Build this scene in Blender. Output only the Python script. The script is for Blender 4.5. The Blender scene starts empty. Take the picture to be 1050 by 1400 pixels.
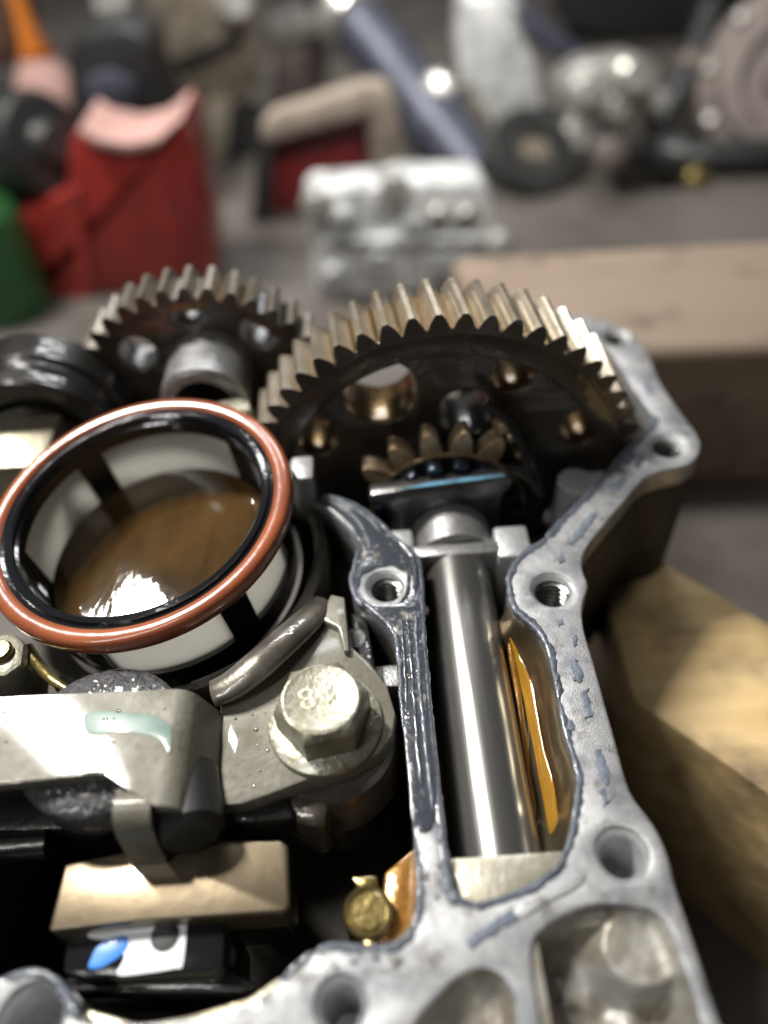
import bpy, bmesh, math, random
from mathutils import Vector, Matrix, noise

random.seed(7)
sc = bpy.context.scene
col = sc.collection
S = 0.001                                    # everything below is written in millimetres
PI = math.pi

# ------------------------------------------------------------------ camera, world, lamps, exposure
FPX = 1050.0                                 # focal length in pixels of the 1050 x 1400 photograph
PITCH = math.atan(1077.3 / FPX)
ROLL = math.radians(3.7256)
F0 = Vector((0, math.cos(PITCH), -math.sin(PITCH)))
U0 = Vector((0, math.sin(PITCH), math.cos(PITCH)))
R0 = Vector((1, 0, 0))
CR = R0 * math.cos(ROLL) - U0 * math.sin(ROLL)
CU = U0 * math.cos(ROLL) + R0 * math.sin(ROLL)
CAM = -F0 * (136.0 / math.sin(PITCH))
cd = bpy.data.cameras.new('camera')
cd.sensor_fit = 'VERTICAL'; cd.sensor_height = 36.0; cd.lens = 36.0 * FPX / 1400.0
cd.clip_start = 0.005; cd.clip_end = 50.0
cd.dof.use_dof = True; cd.dof.focus_distance = 0.157; cd.dof.aperture_fstop = 27.0 / 6.1
cam = bpy.data.objects.new('camera', cd); col.objects.link(cam)
M = Matrix((CR, CU, -F0)).transposed().to_4x4(); M.translation = CAM * S
cam.matrix_world = M
sc.camera = cam

w = bpy.data.worlds.new('World'); sc.world = w; w.use_nodes = True
w.node_tree.nodes['Background'].inputs['Color'].default_value = (1.0, 1.0, 1.0, 1)
w.node_tree.nodes['Background'].inputs['Strength'].default_value = 0.034

def area(name, loc, aim, sx, sy, power, color):
    l = bpy.data.lights.new(name, 'AREA'); l.shape = 'RECTANGLE'; l.size = sx * S; l.size_y = sy * S
    l.energy = power; l.color = color
    o = bpy.data.objects.new(name, l); col.objects.link(o)
    o.location = Vector(loc) * S
    o.rotation_euler = (Vector(aim) - Vector(loc)).to_track_quat('-Z', 'Y').to_euler()
    return o
area('work_lamp', (-385, 320, 720), (0, 0, 0), 50, 220, 18.0, (1.0, 0.965, 0.91))
area('fill_tube', (60, 1150, 1050), (0, 150, 0), 700, 110, 7.5, (0.97, 0.98, 1.0))
bl = area('background_fill', (220, -150, 720), (0, 620, -60), 160, 160, 1.0, (1.0, 0.97, 0.93)); bl.data.spread = math.radians(50)  # unseen fill added for the background; narrow spread spares the housing
area('fill_tube', (-520, -450, 1000), (0, 60, 0), 110, 900, 5.0, (1.0, 0.98, 0.95))  # unseen front fill, added to lift the faces turned to the camera

sc.view_settings.view_transform = 'Standard'; sc.view_settings.look = 'None'
sc.view_settings.exposure = -0.25; sc.view_settings.gamma = 1.0
sc.view_settings.use_curve_mapping = False
sc.render.engine = 'CYCLES'
sc.cycles.use_denoising = True
sc.cycles.max_bounces = 8
sc.cycles.sample_clamp_indirect = 6.0

# ------------------------------------------------------------------ where a photograph pixel lies in the place
def ray(x, y): return F0 + CR * ((x - 525) / FPX) + CU * ((700 - y) / FPX)
def at(x, y, z=0.0):                          # on the level z
    d = ray(x, y); return CAM + d * ((z - CAM.z) / d.z)
def aty(x, y, Y):                             # on the upright plane y = Y
    d = ray(x, y); return CAM + d * ((Y - CAM.y) / d.y)

# ------------------------------------------------------------------ materials
def mat(name, base, rough=0.5, metal=0.0, coat=0.0, var=0.0, var_scale=200, bump=0.0, bump_scale=600,
        var_col=None, rough_var=0.0, trans=0.0, ior=1.5, stretch=None, spec=0.5, detail=4, thresh=None, bump_dist=0.0004,
        third=None, ripple=0.35, ripple_scale=170):
    m = bpy.data.materials.new(name); m.use_nodes = True
    nt = m.node_tree; N = nt.nodes; L = nt.links
    p = N['Principled BSDF']
    p.inputs['Base Color'].default_value = (*base, 1); p.inputs['Roughness'].default_value = rough
    p.inputs['Metallic'].default_value = metal; p.inputs['Coat Weight'].default_value = coat
    p.inputs['Coat Roughness'].default_value = 0.06
    p.inputs['Transmission Weight'].default_value = trans; p.inputs['IOR'].default_value = ior
    p.inputs['Specular IOR Level'].default_value = spec
    tc = N.new('ShaderNodeTexCoord'); vec = tc.outputs['Object']
    if stretch:
        mp = N.new('ShaderNodeMapping'); mp.inputs['Scale'].default_value = stretch
        L.new(vec, mp.inputs['Vector']); vec = mp.outputs['Vector']
    if var > 0 or var_col:
        n = N.new('ShaderNodeTexNoise'); n.inputs['Scale'].default_value = var_scale; n.inputs['Detail'].default_value = detail
        n.inputs['Roughness'].default_value = 0.65
        L.new(vec, n.inputs['Vector'])
        r = N.new('ShaderNodeValToRGB')
        lo, hi = thresh if thresh else (0.35, 0.68)
        r.color_ramp.elements[0].position = lo; r.color_ramp.elements[1].position = hi
        c2 = var_col if var_col else tuple(max(0, c * (1 - var)) for c in base)
        r.color_ramp.elements[0].color = (*base, 1); r.color_ramp.elements[1].color = (*c2, 1)
        L.new(n.outputs['Fac'], r.inputs['Fac'])
        out = r.outputs['Color']
        if third:                              # (colour, scale, lo, hi): a second, finer layer of wear
            n2 = N.new('ShaderNodeTexNoise'); n2.inputs['Scale'].default_value = third[1]; n2.inputs['Detail'].default_value = 6
            n2.inputs['Roughness'].default_value = 0.7
            L.new(vec, n2.inputs['Vector'])
            mr = N.new('ShaderNodeMapRange'); mr.inputs['From Min'].default_value = third[2]; mr.inputs['From Max'].default_value = third[3]
            L.new(n2.outputs['Fac'], mr.inputs['Value'])
            mx = N.new('ShaderNodeMix'); mx.data_type = 'RGBA'
            L.new(mr.outputs['Result'], mx.inputs['Factor']); L.new(out, mx.inputs['A'])
            mx.inputs['B'].default_value = (*third[0], 1); out = mx.outputs['Result']
        L.new(out, p.inputs['Base Color'])
        if rough_var:
            mr = N.new('ShaderNodeMapRange'); mr.inputs['To Min'].default_value = max(0.02, rough - rough_var)
            mr.inputs['To Max'].default_value = rough + rough_var
            mr.inputs['From Min'].default_value = 0.3; mr.inputs['From Max'].default_value = 0.7
            L.new(n.outputs['Fac'], mr.inputs['Value']); L.new(mr.outputs['Result'], p.inputs['Roughness'])
    if bump > 0:
        b = N.new('ShaderNodeTexNoise'); b.inputs['Scale'].default_value = bump_scale; b.inputs['Detail'].default_value = 5
        L.new(vec, b.inputs['Vector'])
        bn = N.new('ShaderNodeBump'); bn.inputs['Strength'].default_value = bump; bn.inputs['Distance'].default_value = bump_dist
        L.new(b.outputs['Fac'], bn.inputs['Height']); L.new(bn.outputs['Normal'], p.inputs['Normal'])
    if coat > 0.3:
        cb = N.new('ShaderNodeTexNoise'); cb.inputs['Scale'].default_value = ripple_scale; cb.inputs['Detail'].default_value = 3
        L.new(tc.outputs['Object'], cb.inputs['Vector'])
        cn = N.new('ShaderNodeBump'); cn.inputs['Strength'].default_value = ripple; cn.inputs['Distance'].default_value = 0.0012
        L.new(cb.outputs['Fac'], cn.inputs['Height']); L.new(cn.outputs['Normal'], p.inputs['Coat Normal'])
    return m

ALU = mat('cast_aluminium', (0.38, 0.382, 0.385), 0.42, 0.45, var_col=(0.175, 0.182, 0.198), var_scale=110, thresh=(0.40, 0.66),
          bump=0.5, bump_scale=3200, bump_dist=0.0003, rough_var=0.14, third=((0.10, 0.096, 0.082), 260, 0.53, 0.74), coat=0.35, ripple=0.3, ripple_scale=300)
ALUP = mat('plain_aluminium', (0.60, 0.61, 0.62), 0.42, 0.6, var=0.35, var_scale=160, bump=0.4, bump_scale=900)
ALUO = mat('oily_aluminium', (0.40, 0.38, 0.31), 0.34, 0.6, coat=0.8, var_col=(0.24, 0.205, 0.125), var_scale=70, bump=0.3, bump_scale=900, ripple=0.12, ripple_scale=90)
TROUGH = mat('oil_wet_trough', (0.24, 0.21, 0.15), 0.28, 0.8, coat=1.0, var_col=(0.12, 0.09, 0.045), var_scale=50, stretch=(1, 0.25, 1), bump=0.2, bump_scale=500, ripple=0.2, ripple_scale=70)
ALUD = mat('shaded_inner_aluminium', (0.045, 0.040, 0.032), 0.55, 0.2, var_col=(0.018, 0.016, 0.012), var_scale=90, bump=0.4, bump_scale=700, spec=0.3)  # near-black base puts the wells' shade, with dark oil, into the colour
POCK = mat('grimy_pocket_aluminium', (0.34, 0.335, 0.315), 0.46, 0.35, coat=0.2, var_col=(0.15, 0.125, 0.085), var_scale=110, bump=0.4, bump_scale=1200, third=((0.07, 0.055, 0.035), 160, 0.60, 0.74))
SEAL = mat('grey_sealant', (0.095, 0.112, 0.140), 0.32, 0.0, coat=0.5, var=0.45, var_scale=300, bump=0.8, bump_scale=900, bump_dist=0.0006)
SEALP = mat('dried_sealant', (0.135, 0.160, 0.205), 0.5, 0.0, coat=0.1, var=0.45, var_scale=420, bump=0.9, bump_scale=1100)
SEALW = mat('wet_sealant_film', (0.050, 0.057, 0.070), 0.17, 0.1, coat=1.0, var_col=(0.26, 0.25, 0.22), var_scale=240, thresh=(0.58, 0.68), bump=0.55, bump_scale=300, bump_dist=0.0008, ripple=0.2)
STEEL = mat('ground_steel', (0.40, 0.39, 0.375), 0.22, 0.9, var=0.12, var_scale=40, stretch=(60, 1, 60), bump=0.05, bump_scale=60, rough_var=0.03)
SLEEVE = mat('dull_steel_sleeve', (0.42, 0.42, 0.42), 0.36, 0.75, var=0.35, var_scale=500, bump=0.4, bump_scale=1400)
THREAD = mat('cut_thread', (0.42, 0.42, 0.41), 0.28, 0.9, var_col=(0.16, 0.155, 0.145), var_scale=300)
TOOTH2 = mat('dull_rear_tooth_steel', (0.36, 0.325, 0.28), 0.30, 0.8, var_col=(0.22, 0.19, 0.15), var_scale=160, coat=0.4)
BLACKST = mat('oiled_black_steel', (0.036, 0.029, 0.022), 0.36, 0.4, coat=0.8, var_col=(0.075, 0.058, 0.042), var_scale=55, bump=0.5, bump_scale=110, bump_dist=0.0008, ripple=0.6, ripple_scale=120)
TOOTH = mat('bronzed_tooth_steel', (0.70, 0.62, 0.50), 0.23, 0.82, var_col=(0.50, 0.42, 0.31), var_scale=160, bump=0.12, bump_scale=400, coat=0.6, ripple=0.2)
TOOTHD = mat('dull_pinion_steel', (0.50, 0.375, 0.225), 0.40, 0.55, var_col=(0.26, 0.185, 0.11), var_scale=300, bump=0.3, bump_scale=900, coat=0.4)
LINING = mat('oily_bore_steel', (0.20, 0.125, 0.05), 0.30, 0.9, coat=0.6, var_col=(0.06, 0.04, 0.02), var_scale=140, stretch=(3, 0.4, 3))
CROWN = mat('blued_crown_steel', (0.035, 0.048, 0.08), 0.22, 0.8, coat=0.8, var_col=(0.02, 0.022, 0.03), var_scale=200)
BLUE_SHEEN = mat('painted_blue_sheen', (0.20, 0.48, 0.68), 0.25, 0.5, coat=0.8, var_col=(0.10, 0.11, 0.12), var_scale=90, thresh=(0.5, 0.62))  # light blue patches stand for a reflection on the plate's edge
PLATE = mat('dark_plate_steel', (0.14, 0.135, 0.13), 0.30, 0.9, coat=0.6, var=0.5, var_scale=160, bump=0.25, bump_scale=700)
ORANGE = mat('orange_rubber', (0.33, 0.092, 0.036), 0.26, 0.0, coat=0.8, var_col=(0.21, 0.062, 0.03), var_scale=70, bump=0.25, bump_scale=260, third=((0.12, 0.045, 0.025), 220, 0.60, 0.78), ripple=0.12)
BLACKP = mat('black_plastic', (0.010, 0.010, 0.012), 0.16, 0.0, coat=0.8, bump=0.08, bump_scale=400)
MESHW = mat('white_mesh', (0.86, 0.86, 0.82), 0.35, 0.0, coat=0.6, var=0.10, var_scale=90, bump=0.25, bump_scale=2600, bump_dist=0.0002)
nt_ = MESHW.node_tree; pb_ = nt_.nodes['Principled BSDF']; tl_ = nt_.nodes.new('ShaderNodeBsdfTranslucent'); ms_ = nt_.nodes.new('ShaderNodeMixShader')
tl_.inputs['Color'].default_value = (0.95, 0.94, 0.89, 1); ms_.inputs[0].default_value = 0.5
nt_.links.new(pb_.outputs[0], ms_.inputs[1]); nt_.links.new(tl_.outputs[0], ms_.inputs[2]); nt_.links.new(ms_.outputs[0], nt_.nodes['Material Output'].inputs['Surface'])
OIL = mat('dark_engine_oil', (0.085, 0.047, 0.016), 0.03, 0.0, coat=0.0, ior=1.65, var_col=(0.018, 0.011, 0.005), var_scale=34, detail=6, thresh=(0.36, 0.64), spec=0.9, bump=0.35, bump_scale=28, bump_dist=0.0010, stretch=(1, 0.45, 1))
OILG = mat('golden_oil', (0.80, 0.45, 0.05), 0.05, 0.0, coat=0.0, ior=1.47, trans=0.72, var_col=(0.55, 0.28, 0.03), var_scale=60, stretch=(1, 0.4, 1), bump=0.15, bump_scale=120)
PLATEG = mat('zinc_plate', (0.185, 0.178, 0.146), 0.58, 0.12, coat=0.28, var_col=(0.115, 0.105, 0.072), var_scale=70, bump=0.4, bump_scale=700, rough_var=0.1, ripple=0.35, ripple_scale=60, third=((0.07, 0.062, 0.04), 190, 0.58, 0.76))
BOLTM = mat('zinc_bolt', (0.38, 0.375, 0.315), 0.36, 0.5, coat=0.4, var_col=(0.24, 0.225, 0.145), var_scale=190, bump=0.45, bump_scale=800, third=((0.13, 0.118, 0.06), 260, 0.56, 0.72), ripple=0.25)
BOSS = mat('dark_oily_casting', (0.17, 0.155, 0.13), 0.30, 0.5, coat=1.0, var_col=(0.08, 0.07, 0.055), var_scale=120, bump=0.4, bump_scale=300)
DARK = mat('dark_steel', (0.045, 0.043, 0.040), 0.30, 0.7, coat=0.6, var=0.5, var_scale=150, bump=0.3, bump_scale=500)
TAN = mat('brushed_bronze_metal', (0.21, 0.168, 0.11), 0.30, 0.8, coat=0.5, var_col=(0.15, 0.118, 0.075), var_scale=60, bump=0.10, bump_scale=300, ripple=0.25, ripple_scale=50)
WHITEL = mat('white_label', (0.80, 0.82, 0.86), 0.4, coat=0.6, bump=0.05, bump_scale=300)
BLUEL = mat('blue_print', (0.02, 0.22, 0.75), 0.35, coat=0.6)
TEAL = mat('pale_teal_paint', (0.11, 0.20, 0.165), 0.4, coat=0.5, var=0.25, var_scale=200, ripple=0.2, ripple_scale=55)
SPONGE = mat('black_sponge', (0.045, 0.045, 0.048), 0.5, coat=0.5, bump=1.0, bump_scale=900, bump_dist=0.0008)
BRASS = mat('oily_brass', (0.28, 0.22, 0.08), 0.28, 0.8, coat=1.0, var_col=(0.15, 0.11, 0.04), var_scale=200, bump=0.4, bump_scale=600)
AMBER = mat('amber_oil_film', (0.36, 0.17, 0.03), 0.2, 0.3, coat=1.0, var_col=(0.20, 0.09, 0.015), var_scale=160, stretch=(3, 3, 1), bump=0.25, bump_scale=300)
TEXTM = mat('stamp_grime', (0.30, 0.28, 0.16), 0.5, 0.4)

def wood(name, a, b, k, rot=0.0, spot=0.50):
    m = bpy.data.materials.new(name); m.use_nodes = True
    nt = m.node_tree; N = nt.nodes; L = nt.links; p = N['Principled BSDF']; p.inputs['Roughness'].default_value = 0.6
    tc = N.new('ShaderNodeTexCoord'); mp = N.new('ShaderNodeMapping')
    mp.inputs['Rotation'].default_value = (0, 0, rot); mp.inputs['Scale'].default_value = (5, 60, 60)
    L.new(tc.outputs['Object'], mp.inputs['Vector'])
    n = N.new('ShaderNodeTexNoise'); n.inputs['Scale'].default_value = k; n.inputs['Detail'].default_value = 8; n.inputs['Distortion'].default_value = 0.6
    L.new(mp.outputs['Vector'], n.inputs['Vector'])
    r = N.new('ShaderNodeValToRGB'); r.color_ramp.elements[0].position = 0.3; r.color_ramp.elements[1].position = 0.72
    r.color_ramp.elements[0].color = (*a, 1); r.color_ramp.elements[1].color = (*b, 1)
    L.new(n.outputs['Fac'], r.inputs['Fac'])
    n2 = N.new('ShaderNodeTexNoise'); n2.inputs['Scale'].default_value = 38; n2.inputs['Detail'].default_value = 5
    L.new(tc.outputs['Object'], n2.inputs['Vector'])
    mr = N.new('ShaderNodeMapRange'); mr.inputs['From Min'].default_value = spot; mr.inputs['From Max'].default_value = spot + 0.28
    L.new(n2.outputs['Fac'], mr.inputs['Value'])
    mx = N.new('ShaderNodeMix'); mx.data_type = 'RGBA'; mx.inputs['B'].default_value = (0.05, 0.035, 0.02, 1)
    L.new(mr.outputs['Result'], mx.inputs['Factor']); L.new(r.outputs['Color'], mx.inputs['A'])
    L.new(mx.outputs['Result'], p.inputs['Base Color'])
    bn = N.new('ShaderNodeBump'); bn.inputs['Strength'].default_value = 0.5; bn.inputs['Distance'].default_value = 0.0008
    L.new(n.outputs['Fac'], bn.inputs['Height']); L.new(bn.outputs['Normal'], p.inputs['Normal'])
    return m
WOOD = wood('oily_pine', (0.44, 0.30, 0.125), (0.64, 0.48, 0.25), 2.2, math.radians(48), 0.50)
WOOD2 = wood('old_plank', (0.17, 0.125, 0.09), (0.23, 0.175, 0.13), 1.2, 0.0, 0.56)
BENCH = mat('greasy_bench_top', (0.105, 0.093, 0.083), 0.55, var_col=(0.045, 0.038, 0.032), var_scale=9, bump=0.3, bump_scale=60)
RED = mat('red_paint', (0.26, 0.020, 0.014), 0.4, coat=0.4, var=0.45, var_scale=28, third=((0.06, 0.03, 0.025), 60, 0.55, 0.75))
DRED = mat('dark_red_paint', (0.16, 0.012, 0.014), 0.4, coat=0.3, var=0.3, var_scale=20)
CREAM = mat('cream_rim', (0.27, 0.225, 0.18), 0.6, var=0.45, var_scale=50)
GREEN = mat('green_plastic', (0.02, 0.10, 0.028), 0.4, coat=0.3, var=0.3, var_scale=30)
ORNG = mat('orange_plastic', (0.52, 0.15, 0.015), 0.5, var=0.2, var_scale=30)
PINK = mat('pale_pink_cloth_and_glare', (0.42, 0.25, 0.22), 0.7, var=0.3, var_scale=30)
BLK = mat('matt_black', (0.012, 0.013, 0.013), 0.5, coat=0.2, var=0.3, var_scale=30)
TAUPE = mat('taupe_casting', (0.26, 0.23, 0.185), 0.45, 0.4, var_col=(0.09, 0.075, 0.055), var_scale=40, bump=0.5, bump_scale=120)
SILV = mat('bright_spot_silver', (0.66, 0.65, 0.61), 0.32, 0.7, var_col=(0.25, 0.24, 0.22), var_scale=50, bump=0.5, bump_scale=120)
WHT = mat('white_casting', (0.66, 0.67, 0.66), 0.45, 0.25, var_col=(0.24, 0.245, 0.25), var_scale=60, thresh=(0.42, 0.66), bump=0.5, bump_scale=150)
BLUEG = mat('blue_grey_tube', (0.085, 0.092, 0.125), 0.45, 0.5, var=0.4, var_scale=30)
BROWN = mat('brown_panel', (0.11, 0.055, 0.035), 0.5, var=0.3, var_scale=20)
ROSE = mat('rosy_grey_casting', (0.17, 0.14, 0.125), 0.6, 0.2, var_col=(0.08, 0.065, 0.06), var_scale=35, bump=0.4, bump_scale=120)

# ------------------------------------------------------------------ helpers
ORG = {}
def root(name, label, cat, loc, group=None):
    o = bpy.data.objects.new(name, None); o.empty_display_size = 0.005; col.objects.link(o)
    o.location = Vector(loc) * S; o['label'] = label; o['category'] = cat
    if group: o['group'] = group
    ORG[o.name] = Vector(loc); return o
def tag(o, label, cat, group=None):
    o['label'] = label; o['category'] = cat
    if group: o['group'] = group
    return o
def link(name, me, m, parent, org):
    if isinstance(m, (list, tuple)):
        for x in m: me.materials.append(x)
    elif not me.materials: me.materials.append(m)
    o = bpy.data.objects.new(name, me); col.objects.link(o)
    if parent: o.parent = parent
    else: o.location = Vector(org) * S
    ORG[o.name] = Vector(org); return o
def obj(name, verts, faces, m, parent=None, sharp=32, org=None, midx=None, bevel=0.0, seg=2):
    """one mesh object from world millimetres; a part's origin is its thing's base"""
    if parent: org = ORG[parent.name]
    elif org is None:
        n = len(verts); org = Vector((sum(v[0] for v in verts) / n, sum(v[1] for v in verts) / n, min(v[2] for v in verts)))
    me = bpy.data.meshes.new(name)
    me.from_pydata([(Vector(v) - Vector(org)) * S for v in verts], [], faces)
    bm = bmesh.new(); bm.from_mesh(me); bmesh.ops.recalc_face_normals(bm, faces=bm.faces)
    if bevel > 0:
        es = [e for e in bm.edges if e.is_manifold and e.calc_face_angle(0) > math.radians(30)]
        bmesh.ops.bevel(bm, geom=es, offset=bevel * S, segments=seg, profile=0.5, affect='EDGES', clamp_overlap=True)
    bm.to_mesh(me); bm.free()
    if midx:
        for f, i in zip(me.polygons, midx): f.material_index = i
    me.shade_smooth(); me.set_sharp_from_angle(angle=math.radians(sharp))
    return link(name, me, m, parent, org)
def grid_faces(nu, nv, cu=False, cv=False):
    f = []
    for i in range(nu if cu else nu - 1):
        for j in range(nv if cv else nv - 1):
            f.append((i * nv + j, ((i + 1) % nu) * nv + j, ((i + 1) % nu) * nv + (j + 1) % nv, i * nv + (j + 1) % nv))
    return f
class Frame:
    def __init__(s, c, n=(0, 0, 1), up=(0, 1, 0)):
        s.c = Vector(c); s.n = Vector(n).normalized()
        s.u = Vector(up).cross(s.n).normalized(); s.v = s.n.cross(s.u)
    def __call__(s, x, y, z): return s.c + s.u * x + s.v * y + s.n * z
def lathe(name, fr, prof, m, parent=None, seg=64, a0=0.0, a1=360.0, closed=False, sharp=35, org=None, caps=True):
    """prof: (r, h) pairs; closed=True joins the last to the first (a ring)"""
    full = abs(a1 - a0) >= 359.9
    n = seg if full else seg + 1
    vs = []
    for i in range(n):
        a = math.radians(a0 + (a1 - a0) * i / seg)
        for r, h in prof: vs.append(fr(r * math.cos(a), r * math.sin(a), h))
    k = len(prof)
    fs = grid_faces(n, k, cu=full, cv=closed)
    if not closed and caps and full:
        if prof[0][0] > 1e-6: fs.append(tuple(i * k for i in range(n)))
        if prof[-1][0] > 1e-6: fs.append(tuple(i * k + k - 1 for i in range(n)))
    if not full and closed:
        fs.append(tuple(range(k))); fs.append(tuple((n - 1) * k + j for j in range(k)))
    return obj(name, vs, fs, m, parent, sharp, org)
def prism(name, pts, d, m, parent=None, bevel=0.6, org=None, sharp=35, seg=2):
    """closed outline of 3D points swept by the vector d"""
    d = Vector(d); n = len(pts)
    vs = [Vector(p) for p in pts] + [Vector(p) + d for p in pts]
    fs = [tuple(range(n)), tuple(range(2 * n - 1, n - 1, -1))] + [(i, (i + 1) % n, (i + 1) % n + n, i + n) for i in range(n)]
    return obj(name, vs, fs, m, parent, sharp, org, bevel=bevel, seg=seg)
def box(name, lo, hi, m, parent=None, bevel=0.6, org=None, rz=0.0, seg=2):
    c = (Vector(lo) + Vector(hi)) / 2
    pts = [(lo[0], lo[1], lo[2]), (hi[0], lo[1], lo[2]), (hi[0], hi[1], lo[2]), (lo[0], hi[1], lo[2])]
    if rz:
        R = Matrix.Rotation(rz, 3, 'Z'); pts = [tuple((R @ (Vector(p) - Vector((c.x, c.y, 0)))) + Vector((c.x, c.y, 0))) for p in pts]
    return prism(name, pts, (0, 0, hi[2] - lo[2]), m, parent, bevel, org, seg=seg)
def crom(pts, k=4, closed=True):
    out = []; n = len(pts); P = [Vector(p) for p in pts]
    for i in range(n if closed else n - 1):
        a, b, c, d = (P[(i - 1) % n], P[i], P[(i + 1) % n], P[(i + 2) % n]) if closed else (P[max(i - 1, 0)], P[i], P[i + 1], P[min(i + 2, n - 1)])
        for j in range(k):
            t = j / k
            out.append(0.5 * ((2 * b) + (c - a) * t + (2 * a - 5 * b + 4 * c - d) * t * t + (3 * b - a - 3 * c + d) * t ** 3))
    if not closed: out.append(P[-1].copy())
    return out
def tube(name, path, r, m, parent=None, n=12, flat=1.0, wob=0.0, wf=0.25, closed=False, org=None, seedv=0.0, up=Vector((0, 0, 1))):
    """round or flattened bead along a path; r a number or a function of 0..1"""
    P = [Vector(p) for p in path]; vs = []; N = len(P)
    for i, p in enumerate(P):
        t = (P[(i + 1) % N] - P[i - 1]) if closed else (P[min(i + 1, N - 1)] - P[max(i - 1, 0)])
        t.normalize(); s = t.cross(up)
        s = s.normalized() if s.length > 1e-4 else Vector((1, 0, 0))
        q = s.cross(t)
        rr = r(i / max(1, N - 1)) if callable(r) else r
        for j in range(n):
            a = 2 * PI * j / n; k = rr
            if wob:
                k *= 1 + wob * noise.noise(Vector((p.x * wf, p.y * wf, seedv + math.cos(a) * 0.6 + 3 * math.sin(a) * 0.2)))
            vs.append(p + s * (k * math.cos(a)) + q * (k * flat * math.sin(a)))
    fs = grid_faces(N, n, cu=closed, cv=True)
    if not closed: fs += [tuple(range(n)), tuple((N - 1) * n + j for j in range(n))]
    return obj(name, vs, fs, m, parent, 60, org)
def filled(name, outlines, top, thick, m, parent=None, bevel=0.5, fr=None, org=None, sharp=30, res=2):
    """outline with holes, given in (u, v) millimetres, filled, extruded and rounded at its edges"""
    cu = bpy.data.curves.new('t', 'CURVE'); cu.dimensions = '2D'; cu.fill_mode = 'BOTH'
    cu.extrude = max(thick / 2 - bevel, 0.001); cu.bevel_depth = bevel; cu.bevel_resolution = res; cu.offset = -bevel
    for ol in outlines:
        sp = cu.splines.new('POLY'); sp.points.add(len(ol) - 1); sp.use_cyclic_u = True
        for q, p in zip(sp.points, ol): q.co = (p[0], p[1], 0, 1)
    t = bpy.data.objects.new('t', cu); col.objects.link(t)
    dg = bpy.context.evaluated_depsgraph_get(); dg.update()
    me = bpy.data.meshes.new_from_object(t.evaluated_get(dg))
    bpy.data.objects.remove(t); bpy.data.curves.remove(cu)
    fr = fr or Frame((0, 0, 0))
    if parent: org = ORG[parent.name]
    elif org is None: org = fr(0, 0, top - thick)
    for v in me.vertices:
        v.co = (fr(v.co.x, v.co.y, v.co.z + top - thick / 2) - Vector(org)) * S
    bm = bmesh.new(); bm.from_mesh(me); bmesh.ops.remove_doubles(bm, verts=bm.verts, dist=1e-6)
    bmesh.ops.recalc_face_normals(bm, faces=bm.faces); bm.to_mesh(me); bm.free()
    me.name = name; me.materials.clear()
    me.shade_smooth(); me.set_sharp_from_angle(angle=math.radians(sharp))
    return link(name, me, m, parent, org)
def circ(cx, cy, r, n=32, jit=0.0): return [(cx + (r + random.uniform(-jit, jit)) * math.cos(2 * PI * i / n), cy + (r + random.uniform(-jit, jit)) * math.sin(2 * PI * i / n)) for i in range(n)]
def px(pts, z=0.0): return [at(x, y, z) for x, y in pts]
def pxy(pts, Y, zmin=None):
    out = [aty(x, y, Y) for x, y in pts]
    if zmin is not None:
        for p in out: p.z = max(p.z, zmin)
    return out

BZ = -125.0                                   # level of the bench top

# ------------------------------------------------------------------ the setting: bench
def sheet(name, x0, x1, y0, y1, z, m):
    o = obj(name, [(x0, y0, z), (x1, y0, z), (x1, y1, z), (x0, y1, z)], [(0, 1, 2, 3)], m, org=(0, 0, z)); o['kind'] = 'structure'; return o
sheet('bench_top', -2500, 2500, -900, 4500, BZ, BENCH)

# ------------------------------------------------------------------ the open gearbox housing
H = root('gearbox_housing', 'open cast aluminium housing with grey sealant round its flange', 'housing', (0, -40, -64))
outer = [(640, 440), (720, 424), (800, 431), (850, 447), (880, 472), (902, 520), (930, 562), (955, 596), (957, 618), (940, 635), (905, 644),
         (880, 655), (850, 690), (815, 732), (799, 757), (797, 778), (804, 800), (797, 828), (799, 860), (812, 905), (830, 970), (845, 1025),
         (862, 1082), (893, 1126), (912, 1165), (925, 1215), (945, 1275), (985, 1400), (1030, 1540)]
lowleft = [(-160, 1540), (-160, 1352), (-60, 1342), (0, 1336), (45, 1325), (78, 1338), (98, 1368), (112, 1396), (190, 1398), (250, 1392), (330, 1374), (380, 1345),
           (405, 1318), (430, 1300), (455, 1290), (495, 1294), (530, 1294), (556, 1278), (570, 1248), (572, 1200), (566, 1140), (559, 1070),
           (551, 990), (546, 920), (543, 882), (530, 856), (505, 836), (486, 820), (480, 800), (483, 775), (490, 752), (480, 730), (457, 705), (430, 690), (405, 690)]
inner = [(405, 672), (436, 674), (462, 680), (492, 692), (522, 716), (546, 741), (562, 748), (573, 765), (577, 800), (579, 850), (584, 920), (591, 1000), (600, 1080),
         (607, 1150), (613, 1192), (621, 1217), (634, 1230), (662, 1233), (715, 1215), (746, 1198), (769, 1175), (780, 1144), (786, 1110), (790, 1075),
         (788, 1050), (774, 1005), (764, 960), (757, 920), (748, 885), (734, 860), (713, 842), (701, 829), (695, 800), (697, 780), (708, 764), (724, 748), (742, 738),
         (760, 718), (796, 682), (831, 643), (867, 602), (890, 580), (893, 568), (876, 545), (858, 518), (842, 490), (818, 474), (760, 462), (640, 462)]
flange = [(p.x, p.y) for p in crom(px(outer + lowleft + inner), 4)]
HOLES = [(843, 461, 3.3, 20), (913, 609, 3.7, 24), (755, 806, 3.7, 24), (528, 801, 3.4, 24), (851, 1166, 3.5, 0), (466, 1374, 3.1, 0), (42, 1392, 4.2, 0)]
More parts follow.
